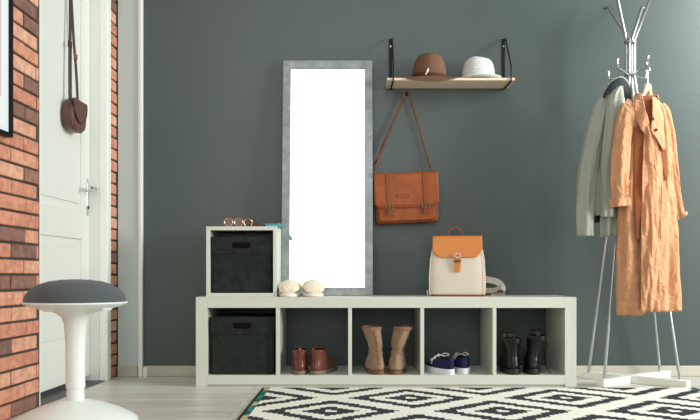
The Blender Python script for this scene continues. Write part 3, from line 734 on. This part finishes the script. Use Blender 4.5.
# compartment 5 : black lace-up boots
lev = [(0.022, 0.004, 0.27, 0.037), (0.04, 0.0, 0.27, 0.0435), (0.065, 0.004, 0.24, 0.043), (0.09, 0.010, 0.175, 0.039), (0.115, 0.010, 0.14, 0.036), (0.15, 0.006, 0.128, 0.040), (0.186, 0.0, 0.126, 0.0465)]
def bboot(px, d, rz, label, lx, dz):
    x = cellx(4, px, d)
    lv_ = [(z * dz if z > 0.1 else z, a, b, c_) for z, a, b, c_ in lev]; zt = lv_[-1][0]
    t = boot('lace_up_boot', (x, d - D, CF), rz, label, 'black lace-up boots', lv_, (0.026, -0.004, 0.276, 0.0455, 0), M_blackleather, M_blacksole, bend=0.008, lean=(lx, 0), wob=0.003)
    pc = MB(); y0, y1, hw_ = lv_[-1][1:]
    pc.loft([shoe_ring(zt - 0.022, y0 - 0.003, y1 + 0.003, hw_ + 0.001, lx=lx * 0.85, bend=0.008), shoe_ring(zt - 0.012, y0 - 0.006, y1 + 0.006, hw_ + 0.004, lx=lx * 0.9, bend=0.008), shoe_ring(zt + 0.002, y0 - 0.004, y1 + 0.004, hw_ + 0.003, lx=lx, bend=0.008), shoe_ring(zt + 0.004, y0 + 0.005, y1 - 0.005, hw_ - 0.005, lx=lx, bend=0.008)], False, False)
    obj('padded_collar', pc, M_blackleather, t)
    obj('pull_tab', MB().ribbon(smooth_pts([(lx, -0.005, zt - 0.02), (lx, -0.012, zt + 0.006), (lx, -0.006, zt + 0.02), (lx, 0.006, zt)], 4), 0.014, 0.003, (1, 0, 0)), M_blackleather, t)
    obj('tongue', MB().grid(lambda u, v: Vector((lerp(-0.03, 0.03, u) + lx, 0.122 + 0.006 * math.sin(u * PI) + 0.008 * v, lerp(zt - 0.04, zt + 0.026, v))), 6, 6), M_blackleather, t, solid=0.005)
    lc = MB()
    for i in range(6):
        z = 0.075 + i * 0.018; y0, y1, h_ = interp(lv_, z); k = ((z - 0.022) / (zt - 0.022)) ** 2 * lx
        lc.tube(smooth_pts([(-0.028 + k, y1 - 0.03, z - 0.004), (k, y1 + 0.003, z), (0.028 + k, y1 - 0.03, z + 0.004)], 3), 0.0024, 5)
    lc.tube(smooth_pts([(0.02 + lx, 0.12, zt - 0.01), (0.055 + lx, 0.10, zt - 0.04), (0.062, 0.085, 0.10), (0.066, 0.07, 0.04), (0.088, 0.05, 0.004)], 5), 0.0018, 6)
    obj('lace', lc, M_metalblack, t)
    return t
bboot(515, 3.973, R(2), 'left black leather lace-up boot in the rightmost compartment', -0.006, 0.93)
bboot(533.5, 3.973, R(-8), 'right black leather lace-up boot in the rightmost compartment, tallest tongue', 0.022, 1.0)

# ------------------------------------------------------------------ small things on the cube
KT = BH + KH
def rimpts(cx, cz, r, y, n=22, a0=0, a1=360): return [(cx + r * math.cos(R(lerp(a0, a1, k / n))), y, cz + r * math.sin(R(lerp(a0, a1, k / n)))) for k in range(n + 1)]
def glasses(name, x, y, rz, label, r, gap, fm, temple=True):
    t = thing(name, (x, y, KT), label, 'sunglasses', rot=(0, 0, rz))
    for sx in (-1, 1):
        rm = obj('rim', MB().tube(rimpts(sx * (r + gap / 2), r + 0.002, r, 0), 0.0021, 8), fm, t)
        obj('lens', MB().tube([(sx * (r + gap / 2), -0.0008, r + 0.002), (sx * (r + gap / 2), 0.0008, r + 0.002)], r - 0.001, 22), M_lens, t)
        obj('temple', MB().tube(smooth_pts([(sx * (2 * r + gap / 2), 0.0, r * 1.35), (sx * (2 * r + gap / 2 + 0.001), 0.05, r * 1.15), (sx * (2 * r + gap / 2), 0.105, r * 0.8), (sx * (2 * r + gap / 2 - 0.003), 0.13, 0.003)], 5), 0.0016, 6), fm, t)
    obj('bridge', MB().tube(smooth_pts([(-gap / 2 - 0.001, 0, r + 0.006), (0, -0.001, r + 0.011), (gap / 2 + 0.001, 0, r + 0.006)], 4), 0.0016, 6), fm, t)
glasses('sunglasses', -0.596, -0.33, R(14), 'gold-rimmed round sunglasses with dark brown lenses on the cube shelf', 0.021, 0.008, M_gold)
bg = thing('bangle', (-0.527, -0.31, KT), 'thin gold bangle standing beside the sunglasses on the cube shelf', 'bracelet', rot=(0, 0, R(20)))
obj('hoop', MB().tube(rimpts(0, 0.0215, 0.020, 0, n=30, a0=-70, a1=250), 0.0022, 8), M_gold, bg)
def slab(name, x, y, z, sx, sy, sz, rz, m, label, cat, inner=None):
    t = thing(name, (x, y, z), label, cat, rot=(0, 0, rz))
    if inner:
        obj('cover', MB().box(-sx / 2, sx / 2, -sy / 2, sy / 2, 0, 0.0015).box(-sx / 2, sx / 2, -sy / 2, sy / 2, sz - 0.0015, sz).box(-sx / 2, -sx / 2 + 0.0015, -sy / 2, sy / 2, 0.0014, sz - 0.0014), m, t)
        obj('pages', MB().box(-sx / 2 + 0.002, sx / 2 - 0.002, -sy / 2 + 0.003, sy / 2 - 0.003, 0.0015, sz - 0.0015), inner, t)
    else:
        obj('case', MB().box(-sx / 2, sx / 2, -sy / 2, sy / 2, 0, sz), m, t, bevel=0.002)
        obj('closure_strip', MB().box(-sx / 2 + 0.006, sx / 2 - 0.006, -sy / 2 - 0.0006, -sy / 2 + 0.004, sz * 0.4, sz * 0.6), M_steel if cat == 'phone' else M_metalblack, t)
M_pages = mat('white_paper', srgb(225, 235, 235), 0.8)
slab('wallet', -0.478, -0.315, KT, 0.058, 0.09, 0.009, R(4), M_red, 'small dark red wallet lying on the cube shelf beside the bangle', 'wallet')
slab('wallet', -0.485, -0.215, KT, 0.09, 0.08, 0.020, R(-3), M_dark, 'black wallet lying behind the red one on the cube shelf', 'wallet')
slab('notebook', -0.392, -0.290, KT, 0.098, 0.14, 0.011, R(5), M_teal, 'pale teal notebook overhanging the right edge of the cube shelf', 'notebook', M_teal)
slab('notebook', -0.405, -0.278, KT + 0.011, 0.082, 0.12, 0.008, R(-6), M_tealdark, 'dark teal notebook lying on top of the pale teal one', 'notebook', M_teal)

# ------------------------------------------------------------------ stool
sx_, sd = (75.5 - CX) * 2.70 / F, 2.70
stool = thing('wobble_stool', (sx_, sd - D, 0), 'white stool with round grey cushion on a domed base beside the brick wall', 'stool')
obj('base', MB().lathe([(0.178, 0), (0.192, 0.004), (0.2, 0.014), (0.2025, 0.05), (0.2, 0.063), (0.188, 0.074), (0.15, 0.094), (0.10, 0.114), (0.06, 0.125), (0.034, 0.130)], n=72), M_plastic, stool)
obj('column', MB().lathe([(0.0285, 0.125), (0.0285, 0.168), (0.031, 0.170), (0.031, 0.25), (0.0325, 0.33), (0.036, 0.38), (0.044, 0.403), (0.062, 0.417), (0.09, 0.426)], n=40), M_plastic, stool)
shell = obj('seat_shell', MB().lathe([(0.085, 0.4245), (0.12, 0.432), (0.146, 0.440), (0.163, 0.447), (0.167, 0.4505), (0.167, 0.4535), (0.164, 0.455)], n=72), M_plastic, stool)
obj('cushion', MB().lathe([(0.160, 0.4545), (0.1625, 0.458), (0.161, 0.467), (0.154, 0.482), (0.139, 0.498), (0.116, 0.512), (0.085, 0.522), (0.045, 0.5275), (0.004, 0.529)], n=72), M_cushion, stool)
for a in (R(-112), R(-22)):
    lvp = MB()
    q = Vector((math.cos(a), math.sin(a), 0)); tq = Vector((-q.y, q.x, 0))
    lvp.tube([q * 0.128 + tq * s + Vector((0, 0, 0.4325 - abs(s) * 0.03)) for s in (-0.024, -0.012, 0, 0.012, 0.024)], [0.002, 0.006, 0.007, 0.006, 0.002], 8)
    obj('height_lever', lvp, M_plastic, shell)

# ------------------------------------------------------------------ small bag on the door
def DW(t, n, z): return LW(t - 0.035, LN + n, z + 0.006)     # n out from the door leaf
bt0, bt1 = 0.445, 0.625; bz0, bz1 = 1.215, 1.370
cb = thing('crossbody_bag', DW((bt0 + bt1) / 2, 0.03, bz0), 'small chestnut leather crossbody bag hanging on the white door', 'bag')
rings = []
tc_ = (bt0 + bt1) / 2
for i in range(9):
    u = i / 8; n = 0.004 + 0.054 * u; g = 1 - 0.10 * (2 * u - 1) ** 4
    rings.append([DW(tc_ + x * g, n, bz0 + (bz1 - bz0) / 2 + z * g) for x, z in
                  [(lambda c_, s_: (c_ * (1 - 0.12 * (s_ > 0) * (s_ / 0.078)), s_))(*sell(k / 40 * 2 * PI, 0.094, 0.0775, 3.0 if k > 20 else 2.6)) for k in range(40)]])
obj('body', MB().loft(rings), M_bagbrown, cb, world=True)
fo = []
for k in range(41):
    x, z = sell(PI * k / 40 + PI, 0.086, 0.094, 2.2); fo.append(DW(tc_ + x, 0.0585, 1.352 + z))
fo += [DW(tc_ + 0.086, 0.0585, 1.362), DW(tc_ - 0.086, 0.0585, 1.362)]
flq = obj('flap', MB().prism(fo, DW(0, 0.005, 0) - DW(0, 0, 0)), M_bagbrown, cb, world=True, bevel=0.001)
pt = MB(); pt.tube([DW(tc_ + sell(PI * k / 30 + PI, 0.086, 0.094, 2.2)[0], 0.063, 1.352 + sell(PI * k / 30 + PI, 0.086, 0.094, 2.2)[1]) for k in range(31)], 0.0025, 6)
obj('flap_piping', pt, M_strapdark, cb, world=True)
sgp = MB(); sgp.tube([DW(tc_ + x * 0.97, 0.046, bz0 + 0.0775 + z) for x, z in (sell(k / 40 * 2 * PI, 0.094, 0.0775, 2.8) for k in range(41))], 0.003, 6)
obj('edge_piping', sgp, M_strapdark, cb, world=True)
hkz = 1.875; hkt = 0.56
s1 = MB(); s1.ribbon(smooth_pts([DW(0.585, 0.030, 1.360), DW(0.582, 0.028, 1.48), DW(0.575, 0.026, 1.62)], 4), 0.016, 0.004, (1, 0.6, 0)); s1.ribbon(smooth_pts([DW(0.575, 0.026, 1.62), DW(0.568, 0.024, 1.75), DW(hkt + 0.004, 0.022, hkz + 0.004)], 4), 0.013, 0.003, (1, 0.6, 0))
obj('strap', s1, M_strapdark, cb, world=True)
s2 = MB(); s2.ribbon(smooth_pts([DW(0.485, 0.030, 1.355), DW(0.505, 0.03, 1.50), DW(0.528, 0.026, 1.65), DW(hkt - 0.006, 0.022, hkz + 0.004)], 5), 0.012, 0.003, (1, 0.6, 0))
obj('strap', s2, M_strapdark, cb, world=True)
obj('strap_buckle', MB().box(0.50, 0.524, 0.024, 0.034, 1.565, 1.59, lambda x, y, z: DW(x, y, z)), M_brass, cb, world=True)
obj('strap_buckle', MB().box(0.564, 0.588, 0.019, 0.032, 1.605, 1.635, lambda x, y, z: DW(x, y, z)), M_strapdark, cb, world=True)
obj('zip_pull', MB().tube([DW(0.47, 0.045, 1.352), DW(0.445, 0.06, 1.347)], 0.003, 6), M_strapdark, cb, world=True)
hk2 = thing('door_hook', DW(hkt, 0, hkz), 'small metal hook on the door holding the crossbody bag strap', 'hook')
obj('plate', MB().box(hkt - 0.012, hkt + 0.012, 0.0005, 0.004, hkz - 0.01, hkz + 0.03, lambda x, y, z: DW(x, y, z)), M_chrome, hk2, world=True)
obj('peg', MB().tube(smooth_pts([DW(hkt, 0.003, hkz), DW(hkt, 0.03, hkz - 0.004), DW(hkt, 0.042, hkz + 0.012)], 4), 0.003, 8), M_chrome, hk2, world=True)

# ------------------------------------------------------------------ framed picture on the brick wall
ft0, ft1, fz0, fz1 = 1.325, 1.95, 1.055, 1.95
fp = thing('framed_picture', LW((ft0 + ft1) / 2, 0.004, fz0), 'black framed picture with white mat hanging on the brick wall', 'picture')
ff = MB(); fb = 0.014
for (a, b, c_, d_) in ((ft0, ft0 + fb, fz0, fz1), (ft1 - fb, ft1, fz0, fz1), (ft0 + fb, ft1 - fb, fz0, fz0 + fb), (ft0 + fb, ft1 - fb, fz1 - fb, fz1)):
    ff.box(a, b, 0.004, 0.026, c_, d_, lw)
obj('frame', ff, M_metalblack, fp, world=True)
obj('mat_board', MB().box(ft0 + fb, ft1 - fb, 0.008, 0.014, fz0 + fb, fz1 - fb, lw), M_matboard, fp, world=True)
obj('print', MB().box(ft0 + 0.075, ft1 - 0.075, 0.0135, 0.0148, fz0 + 0.14, fz1 - 0.14, lw), M_print, fp, world=True)

# ------------------------------------------------------------------ coat rack
rk = thing('coat_rack', (1.40, -0.245, 0), 'tall steel tube coat rack on crossed white beams right of the bench', 'coat rack')
dc = 4.12
def beam(a, b, w_, z0, z1):
    a, b = Vector(a), Vector(b); t = (b - a).normalized(); n = Vector((-t.y, t.x)) * w_ / 2
    q = [a - n, b - n, b + n, a + n]
    return MB().prism([(p.x, p.y, z0) for p in q], (0, 0, z1 - z0))
FL, BR_, FR, BL = P(600, 387, 3.96), P(667, 377, 4.315), P(688.5, 389, 3.90), P(584, 377, 4.29)
b1 = beam(FL.xy, BR_.xy, 0.045, 0.0, 0.038); b2 = beam(FR.xy, BL.xy, 0.045, 0.0, 0.0372)
obj('base_beam', b1, M_whitewood, rk, world=True, bevel=0.0015); obj('base_beam', b2, M_whitewood, rk, world=True, bevel=0.0015)
pole = (1.397, dc - D)
legs = [(P(588.6, 371, 4.25), (-0.018, 0.006), P(616, -8, 4.02)),      # back left -> crosses to front upper
        (P(604.3, 379, 3.995), (-0.009, -0.012), P(609, 7, 4.24)),
        (P(660, 371.5, 4.27), (0.009, 0.012), P(641.7, 7, 4.24)),
        (P(680, 380, 3.955), (0.018, -0.006), P(652.5, -8, 4.0))]
for (bp_, off, tp) in legs:
    bx, by = pole[0] + off[0], pole[1] + off[1]
    b0 = Vector((bp_.x, bp_.y, 0.034))
    out = Vector((tp.x - pole[0], tp.y - pole[1], 0)).normalized()
    pts = [b0, Vector((bx, by, 1.545)), Vector((bx, by, 1.56)), Vector((bx, by, 1.715)), Vector((bx, by, 1.73)), tp - Vector((0, 0, 0.004)), tp + out * 0.006, tp + out * 0.032 + Vector((0, 0, 0.002))]
    obj('tube', MB().tube(pts, 0.0078, 12), M_steel, rk, world=True)
for z in (1.555, 1.72):
    obj('collar', MB().lathe([(0.0285, z - 0.006), (0.03, z - 0.004), (0.03, z + 0.004), (0.0285, z + 0.006)], c=(pole[0], pole[1], 0), n=24), M_steel, rk, world=True)
for (ex, ey) in ((-0.104, -0.135), (0.016, -0.185), (-0.075, 0.09), (0.10, 0.07)):
    a = Vector((pole[0], pole[1], 1.548))
    e = a + Vector((ex, ey, 0.006))
    hb_ = MB(); hb_.tube([a, e, e + Vector((ex * 0.05, ey * 0.05, 0.006)), e + Vector((ex * 0.08, ey * 0.08, 0.036))], 0.0045, 10)
    hb_.lathe([(0.001, 0.034), (0.0075, 0.036), (0.0075, 0.042), (0.001, 0.044)], c=e + Vector((ex * 0.08, ey * 0.08, 0)), n=12)
    obj('hook', hb_, M_chrome, rk, world=True)

# ------------------------------------------------------------------ hangers
def hanger(cx, cy, ztop, zsh, half, rz, label, drop=0.05, m=M_hangerwood):
    t = thing('clothes_hanger', (cx, cy, zsh), label, 'hanger', rot=(0, 0, rz))
    obj('arms', MB().tube(smooth_pts([(-half, 0, -drop), (-half * 0.5, 0, -drop * 0.4), (0, 0, 0.012), (half * 0.5, 0, -drop * 0.4), (half, 0, -drop)], 6), [0.006] * 6 + [0.008, 0.009, 0.010, 0.012, 0.014, 0.016, 0.017, 0.016, 0.014, 0.012, 0.010, 0.009, 0.008] + [0.006] * 6, 10, flat=(1, 1.3)), m, t)
    hh = ztop - zsh
    obj('hook', MB().tube(smooth_pts([(0, 0, 0.0), (0, 0, hh * 0.45), (0.006, 0, hh * 0.62), (0.022, 0, hh * 0.78), (0.014, 0, hh), (-0.004, 0, hh * 1.03), (-0.014, 0, hh * 0.93)], 5), 0.0022, 8), M_chrome, t)
    return t
hanger(1.414, -0.440, 1.565, 1.436, 0.085, R(48), 'wooden clothes hanger inside the orange coat, on the rack', 0.07)

# ------------------------------------------------------------------ orange coat  (drawn at distance ~4.03)
def px2(px, py, d): p = P(px, py, d); return p
def garment(levels, dmid, n=88, folds=(), thick_tab=None, rows=70, seed=0, e=2.3, rotz=0.0):
    """levels: rows (py, px_left, px_right, half_thickness); returns rings in world space"""
    rings = []
    y0, y1 = levels[0][0], levels[-1][0]
    for i in range(rows + 1):
        py = lerp(y0, y1, i / rows); L_, R__, th = interp(levels, py)
        a = px2(L_, py, dmid); b = px2(R__, py, dmid); c0 = (a + b) / 2; hw_ = (b.x - a.x) / 2
        u = i / rows; ring = []
        for k in range(n):
            t = k / n * 2 * PI; x, y = sell(t, 1, 1, e)
            f = 0
            for (amp, fr_, ph, pw, drift) in folds: f += amp * (u ** pw) * math.sin(fr_ * t + ph + drift * u)
            f += 0.017 * fbm(math.cos(t) * 2.6, math.sin(t) * 2.6, u * 3.2 + seed) * min(1, u * 4 + 0.3)
            f += 0.011 * fbm(math.cos(t) * 5 + u * 3, math.sin(t) * 5, u * 9 + seed)
            xx = x * hw_ ; yy = y * th
            dl = Vector((x * hw_ * 0.4, y * th, 0)); dl = dl.normalized() if dl.length > 0 else Vector((1, 0, 0))
            q = Vector((xx, yy, 0)) + Vector((dl.x * f * 0.6, dl.y * f, 0))
            ca, sa = math.cos(rotz * y * 0), math.sin(0)
            ring.append(Vector((c0.x + q.x, c0.y + q.y, c0.z)))
        rings.append(ring)
    return rings
coat = thing('coat', P(648, 317, 3.9), 'long orange crinkled cotton coat with rolled cuffs hanging on the rack', 'coat')
CD = 3.905
levels = [(98, 637, 655, 0.030), (103, 630, 661, 0.045), (112, 625, 665.5, 0.055), (130, 623, 669, 0.060), (160, 620.5, 672, 0.060), (213, 617.5, 676, 0.062), (260, 617, 678, 0.066), (300, 617, 679, 0.070), (315.5, 617.5, 679, 0.071)]
folds = [(0.014, 5, 0.6, 0.8, 1.6), (0.010, 8, 2.0, 0.6, -2.2), (0.003, 13, 0.2, 0.7, 3.0)]
rings = garment(levels, CD, folds=folds, seed=3)
for q in range(12):
    for v in rings[-1 - q]: v.z += 0.020 * (1 - q / 12) * min(1, max(0, (v.x - 1.36) / 0.03))
inner = [[c0 + (v - c0) * 0.96 + Vector((0, 0, 0.004)) for v in rings[-1]] for c0 in [sum(rings[-1], Vector()) / len(rings[-1])]]
inner2 = [[v + Vector((0, 0, 0.12)) for v in inner[0]]]
obj('body', MB().loft(rings + inner + inner2, True, False), M_coat, coat, world=True, angle=180)
def coatfront(px, py, out=0.0):               # point on the front of the coat
    L_, R__, th = interp(levels, py); q = (px - (L_ + R__) / 2) / ((R__ - L_) / 2); q = max(-0.98, min(0.98, q))
    yy = th * (1 - abs(q) ** 2.3) ** (1 / 2.3)
    p = P(px, py, CD); p2 = P(px, py, CD - yy - out)
    return p2
def patch(rows_, out, thick, m, name, parent, nu=10, k=5, wave=0.0):
    """rows_: (py, px_left, px_right) -> a cloth panel lying on the coat front"""
    y0, y1 = rows_[0][0], rows_[-1][0]
    def fn(u, v):
        py = lerp(y0, y1, v); a, b = interp(rows_, py); px = lerp(a, b, u)
        o = out(u, v) if callable(out) else out
        return coatfront(px, py, o + wave * math.sin(u * 5 + v * 9))
    return obj(name, MB().grid(fn, nu, max(8, int((y1 - y0) / 4))), m, parent, solid=thick, world=True, angle=180)
# neck inside plus lapel shade as rust panels, outer front, lapels and collar
patch([(96, 641, 654), (104, 641, 655), (114, 644, 654), (122, 643, 652), (128, 634, 648), (150, 633.5, 646), (190, 634, 643), (240, 636, 640)], 0.013, 0.002, M_coatin_shade, 'dark_front', coat)
patch([(132, 653, 663), (145, 657, 667), (158, 661.5, 667), (180, 665, 667)], 0.013, 0.002, M_coatin_shade, 'dark_front', coat)  # shade beside the right lapel, put in as a dark panel
patch([(126, 644, 652), (134, 644, 656), (150, 643.5, 660), (170, 642.5, 663), (240, 641, 662), (300, 641, 660), (312, 641, 660)], lambda u, v: 0.016 + 0.010 * math.sin(u * PI) + 0.018 * fbm(u * 3.2 + v * 2.5, v * 3.0, 4.0) + 0.008 * fbm(u * 7 - v * 4, v * 9, 1.0), 0.003, M_coat, 'front_panel', coat, nu=26)
patch([(93, 634.5, 641), (98, 634, 643), (108, 634.5, 645), (118, 636, 648), (128, 640, 651), (137, 647, 652)], lambda u, v: 0.024 + 0.012 * u + 0.006 * math.sin(v * 9 + u * 4), 0.003, M_coat, 'lapel', coat)
patch([(97, 652, 655.5), (104, 652.5, 660), (118, 652, 663.5), (130, 650.5, 664), (141, 658, 665), (150, 663, 665.5)], lambda u, v: 0.026 + 0.012 * (1 - u), 0.003, M_coat, 'lapel', coat)
rr = []
for z_, g in ((-0.012, 1.0), (0.008, 1.05), (0.020, 1.15), (0.012, 1.32), (-0.01, 1.42)):
    ring = []
    for k in range(26):
        a = R(-40 + 260 * k / 25)
        ring.append(Vector((P(646.5, 100, CD).x + 0.040 * g * math.cos(a), CD - D + 0.034 * g * math.sin(a), P(646, 101, CD).z + 0.012 + z_ * (0.9 + 0.35 * math.sin(a)))))
    rr.append(ring)
obj('collar', MB().loft(rr, False, False, closed=False), M_coat, coat, solid=0.003, world=True, angle=180)
for i, (bx_, by_) in enumerate(((656, 130), (652.5, 119))):
    p = coatfront(bx_, by_, 0.038)
    obj('button', MB().tube([p, p + Vector((0, -0.004, 0))], 0.0072, 14), M_hatband, coat, world=True)
def sleeve(rows_, d0, d1, m, name, parent, th=0.035, cuff=None, n=36, seed=1, rows=44, amp=0.005):
    """rows_: list of (cx_px, cy_px, half_width_px, angle) along the sleeve"""
    rings = []; pts = []
    for i in range(rows + 1):
        u = i / rows; s = u * (len(rows_) - 1); k = min(int(s), len(rows_) - 2); f = s - k
        def cr(j):
            g = lambda q: rows_[max(0, min(len(rows_) - 1, q))][j]
            p0, p1, p2, p3 = g(k - 1), g(k), g(k + 1), g(k + 2)
            return 0.5 * ((2 * p1) + (p2 - p0) * f + (2 * p0 - 5 * p1 + 4 * p2 - p3) * f * f + (3 * p1 - p0 - 3 * p2 + p3) * f ** 3)
        d = lerp(d0, d1, u); c0 = P(cr(0), cr(1), d); hw_ = cr(2) * d / F; an = R(cr(3))
        ring = []
        for j in range(n):
            t = j / n * 2 * PI; x, y = sell(t, hw_, th * (0.5 + 0.5 * min(1, u * 3)), 2.2)
            f_ = amp * math.sin(5 * t + u * 3 + seed) * (0.4 + u) + 0.5 * amp * math.sin(9 * t - 4 * u) + 0.006 * fbm(math.cos(t) * 1.5 + seed, math.sin(t) * 1.5, u * 8)
            l = math.hypot(x, y) or 1; x += x / l * f_ * 0.6; y += y / l * f_
            ring.append(c0 + Vector((x * math.cos(an), y, -x * math.sin(an))))
        rings.append(ring)
    c0 = sum(rings[-1], Vector()) / n
    rings2 = rings + [[c0 + (v - c0) * 0.88 for v in rings[-1]], [c0 + (v - c0) * 0.82 + (rings[-6][0] - rings[-1][0]) * 0.6 for v in rings[-1]]]
    o = obj(name, MB().loft(rings2, True, True), m, parent, world=True, angle=180)
    return rings, o
sl, so_ = sleeve([(631, 102, 5, 40), (625.5, 115, 7.6, 20), (621.5, 145, 8.8, 4), (619.5, 180, 8.6, 0), (620, 206, 8.0, -6)], 3.88, 3.815, M_coat, 'sleeve', coat, th=0.034, seed=2)
def cuff(rings, parent, g=1.1, cut=7, m=M_coat):
    rs = rings[-cut:]; c0s = [sum(r, Vector()) / len(r) for r in rs]
    out = [[c + (v - c) * 1.0 for v in r] for r, c in zip(rs[:1], c0s[:1])]
    for r, c in zip(rs, c0s): out.append([c + (v - c) * g for v in r])
    c = c0s[-1]; dn = (c0s[-1] - c0s[-2]).normalized() * 0.004
    out.append([c + (v - c) * (g - 0.02) + dn for v in rs[-1]]); out.append([c + (v - c) * 0.9 + dn for v in rs[-1]])
    return obj('cuff', MB().loft(out, False, False), m, parent, angle=180, world=True)
def cuffw(rings, th, sleeve_o, **k):
    return cuff(rings, sleeve_o, **k)
cuffw(sl, coat, so_, g=1.24, cut=5)
tab = MB(); tab.ribbon([P(625, 197, 3.770), P(627.5, 188, 3.776), P(630, 180, 3.788)], 0.007, 0.002, (1, 0, 0.3)); tab.ribbon([P(625, 197, 3.770), P(620, 191, 3.772), P(617.5, 186, 3.776)], 0.007, 0.002, (1, 0, 0.3))
obj('sleeve_tab', tab, M_coat, so_, world=True)
sr, so2 = sleeve([(660, 106, 5, -40), (664.5, 118, 7.0, -24), (669, 145, 6.6, -8), (673, 180, 5.6, -6), (677.5, 210, 5.2, -22), (679.5, 217, 5.8, -28)], 3.93, 3.92, M_coat, 'sleeve', coat, th=0.034, seed=5)
cuffw(sr, coat, so2, g=1.35, cut=6)
hem = MB(); r1, r2 = rings[-5], rings[-6]
def off(r, g):
    c0 = sum(r, Vector()) / len(r); return [c0 + (v - c0) * g for v in r]
hem.tube([v for v in off(rings[-6], 1.004)] + [off(rings[-6], 1.004)[0]], 0.0018, 5)
obj('hem_stitching', hem, M_coat, coat, world=True)

# ------------------------------------------------------------------ grey-green jacket hanging behind
jk = thing('jacket', P(600, 237, 3.97), 'grey-green cotton jacket with dark lining hanging left of the orange coat', 'jacket')
JD = 3.985
jl = [(87, 614, 621, 0.012), (92, 609, 623, 0.025), (99, 604, 623, 0.038), (108, 601, 622, 0.045), (130, 598, 620, 0.046), (160, 595, 617, 0.046), (200, 592, 615, 0.046), (216, 592, 613, 0.046)]
rj = garment(jl, JD, folds=[(0.007, 6, 0.2, 0.8, 1.0), (0.004, 11, 1.0, 0.6, -1)], seed=8, rows=44)
ii = [off(rj[-1], 0.95)]; ii2 = [[v + Vector((0, 0, 0.1)) for v in ii[0]]]
obj('body', MB().loft(rj + ii + ii2, True, False), M_jacket, jk, world=True, angle=180)
def jpanel(rows_, d0, bulge, name, ph=0.0, m=M_jacket):
    y0, y1 = rows_[0][0], rows_[-1][0]
    def fn(u, v):
        py = lerp(y0, y1, v); a, b = interp(rows_, py)
        d = d0 - bulge * math.sin(u * PI) - 0.010 * math.sin(u * 11 + ph + v * 2) * (0.4 + v)
        return P(lerp(a, b, u), py + (2.5 * (1 - u) if v > 0.98 else 0), d)
    return obj(name, MB().grid(fn, 18, 40), m, jk, solid=0.004, world=True, angle=180)
jpanel([(110, 606, 619), (160, 603, 619), (190, 600, 618), (215, 600.5, 617.5), (235, 600.5, 617)], 3.935, 0.022, 'front_panel', 0.7)
jpanel([(150, 588, 600), (190, 588, 600), (222, 589, 600)], 3.99, 0.01, 'dark_front', 0.2, M_jacketlining)
sleeve([(609, 95, 4, 40), (601, 108, 7.0, 30), (593, 140, 8.4, 14), (587, 175, 8.8, 6), (584.5, 210, 8.4, 2), (585, 236, 7.8, 0)], 3.975, 3.945, M_jacket, 'sleeve', jk, th=0.040, seed=7, amp=0.006)
sleeve([(619.5, 86.5, 2.8, -10), (616, 99, 7.4, 5), (613, 130, 8.0, 6), (609.5, 165, 7.6, 4), (608, 200, 6.4, 2), (608, 217, 5.8, 2)], 3.925, 3.905, M_jacket, 'sleeve', jk, th=0.026, seed=11, amp=0.005)
co_ = [(602.5, 97), (606.5, 89), (611, 83), (616.5, 79), (622, 78), (627, 82.5), (630.5, 90), (631, 103)]
ci_ = [(604.5, 98.5), (609.5, 92), (614, 89), (618.5, 87), (621.5, 88), (623.5, 92.5), (624.5, 97.5), (625.5, 104)]
def curve(tab, u):
    s_ = u * (len(tab) - 1); k = min(int(s_), len(tab) - 2); f = s_ - k
    p = [Vector((*tab[max(0, min(len(tab) - 1, q))], 0)) for q in (k - 1, k, k + 1, k + 2)]
    return 0.5 * ((2 * p[1]) + (p[2] - p[0]) * f + (2 * p[0] - 5 * p[1] + 4 * p[2] - p[3]) * f * f + (3 * p[1] - p[0] - 3 * p[2] + p[3]) * f ** 3)
def col_fn(u, v):
    q = curve(co_, u).lerp(curve(ci_, u), v)
    return P(q.x, q.y, 3.955 - 0.012 * math.sin(v * PI * 0.75) - 0.004 * v)
obj('collar', MB().grid(col_fn, 30, 10), M_jacketlining, jk, solid=0.003, world=True, angle=180)
lj = MB(); lj.tube([P(*(curve(co_, u / 20 * 0.75 + 0.05).xy), 3.968) for u in range(21)], [0.003] + [0.008] * 19 + [0.003], 8)
obj('collar_edge', lj, M_jacket, jk, world=True)
hl = MB(); hl.tube(smooth_pts([P(618, 81, 3.975), P(618.5, 77, 3.99), P(618.5, 75.5, 4.0)], 4), 0.003, 8)
obj('hanging_loop', hl, M_jacketlining, jk, world=True)
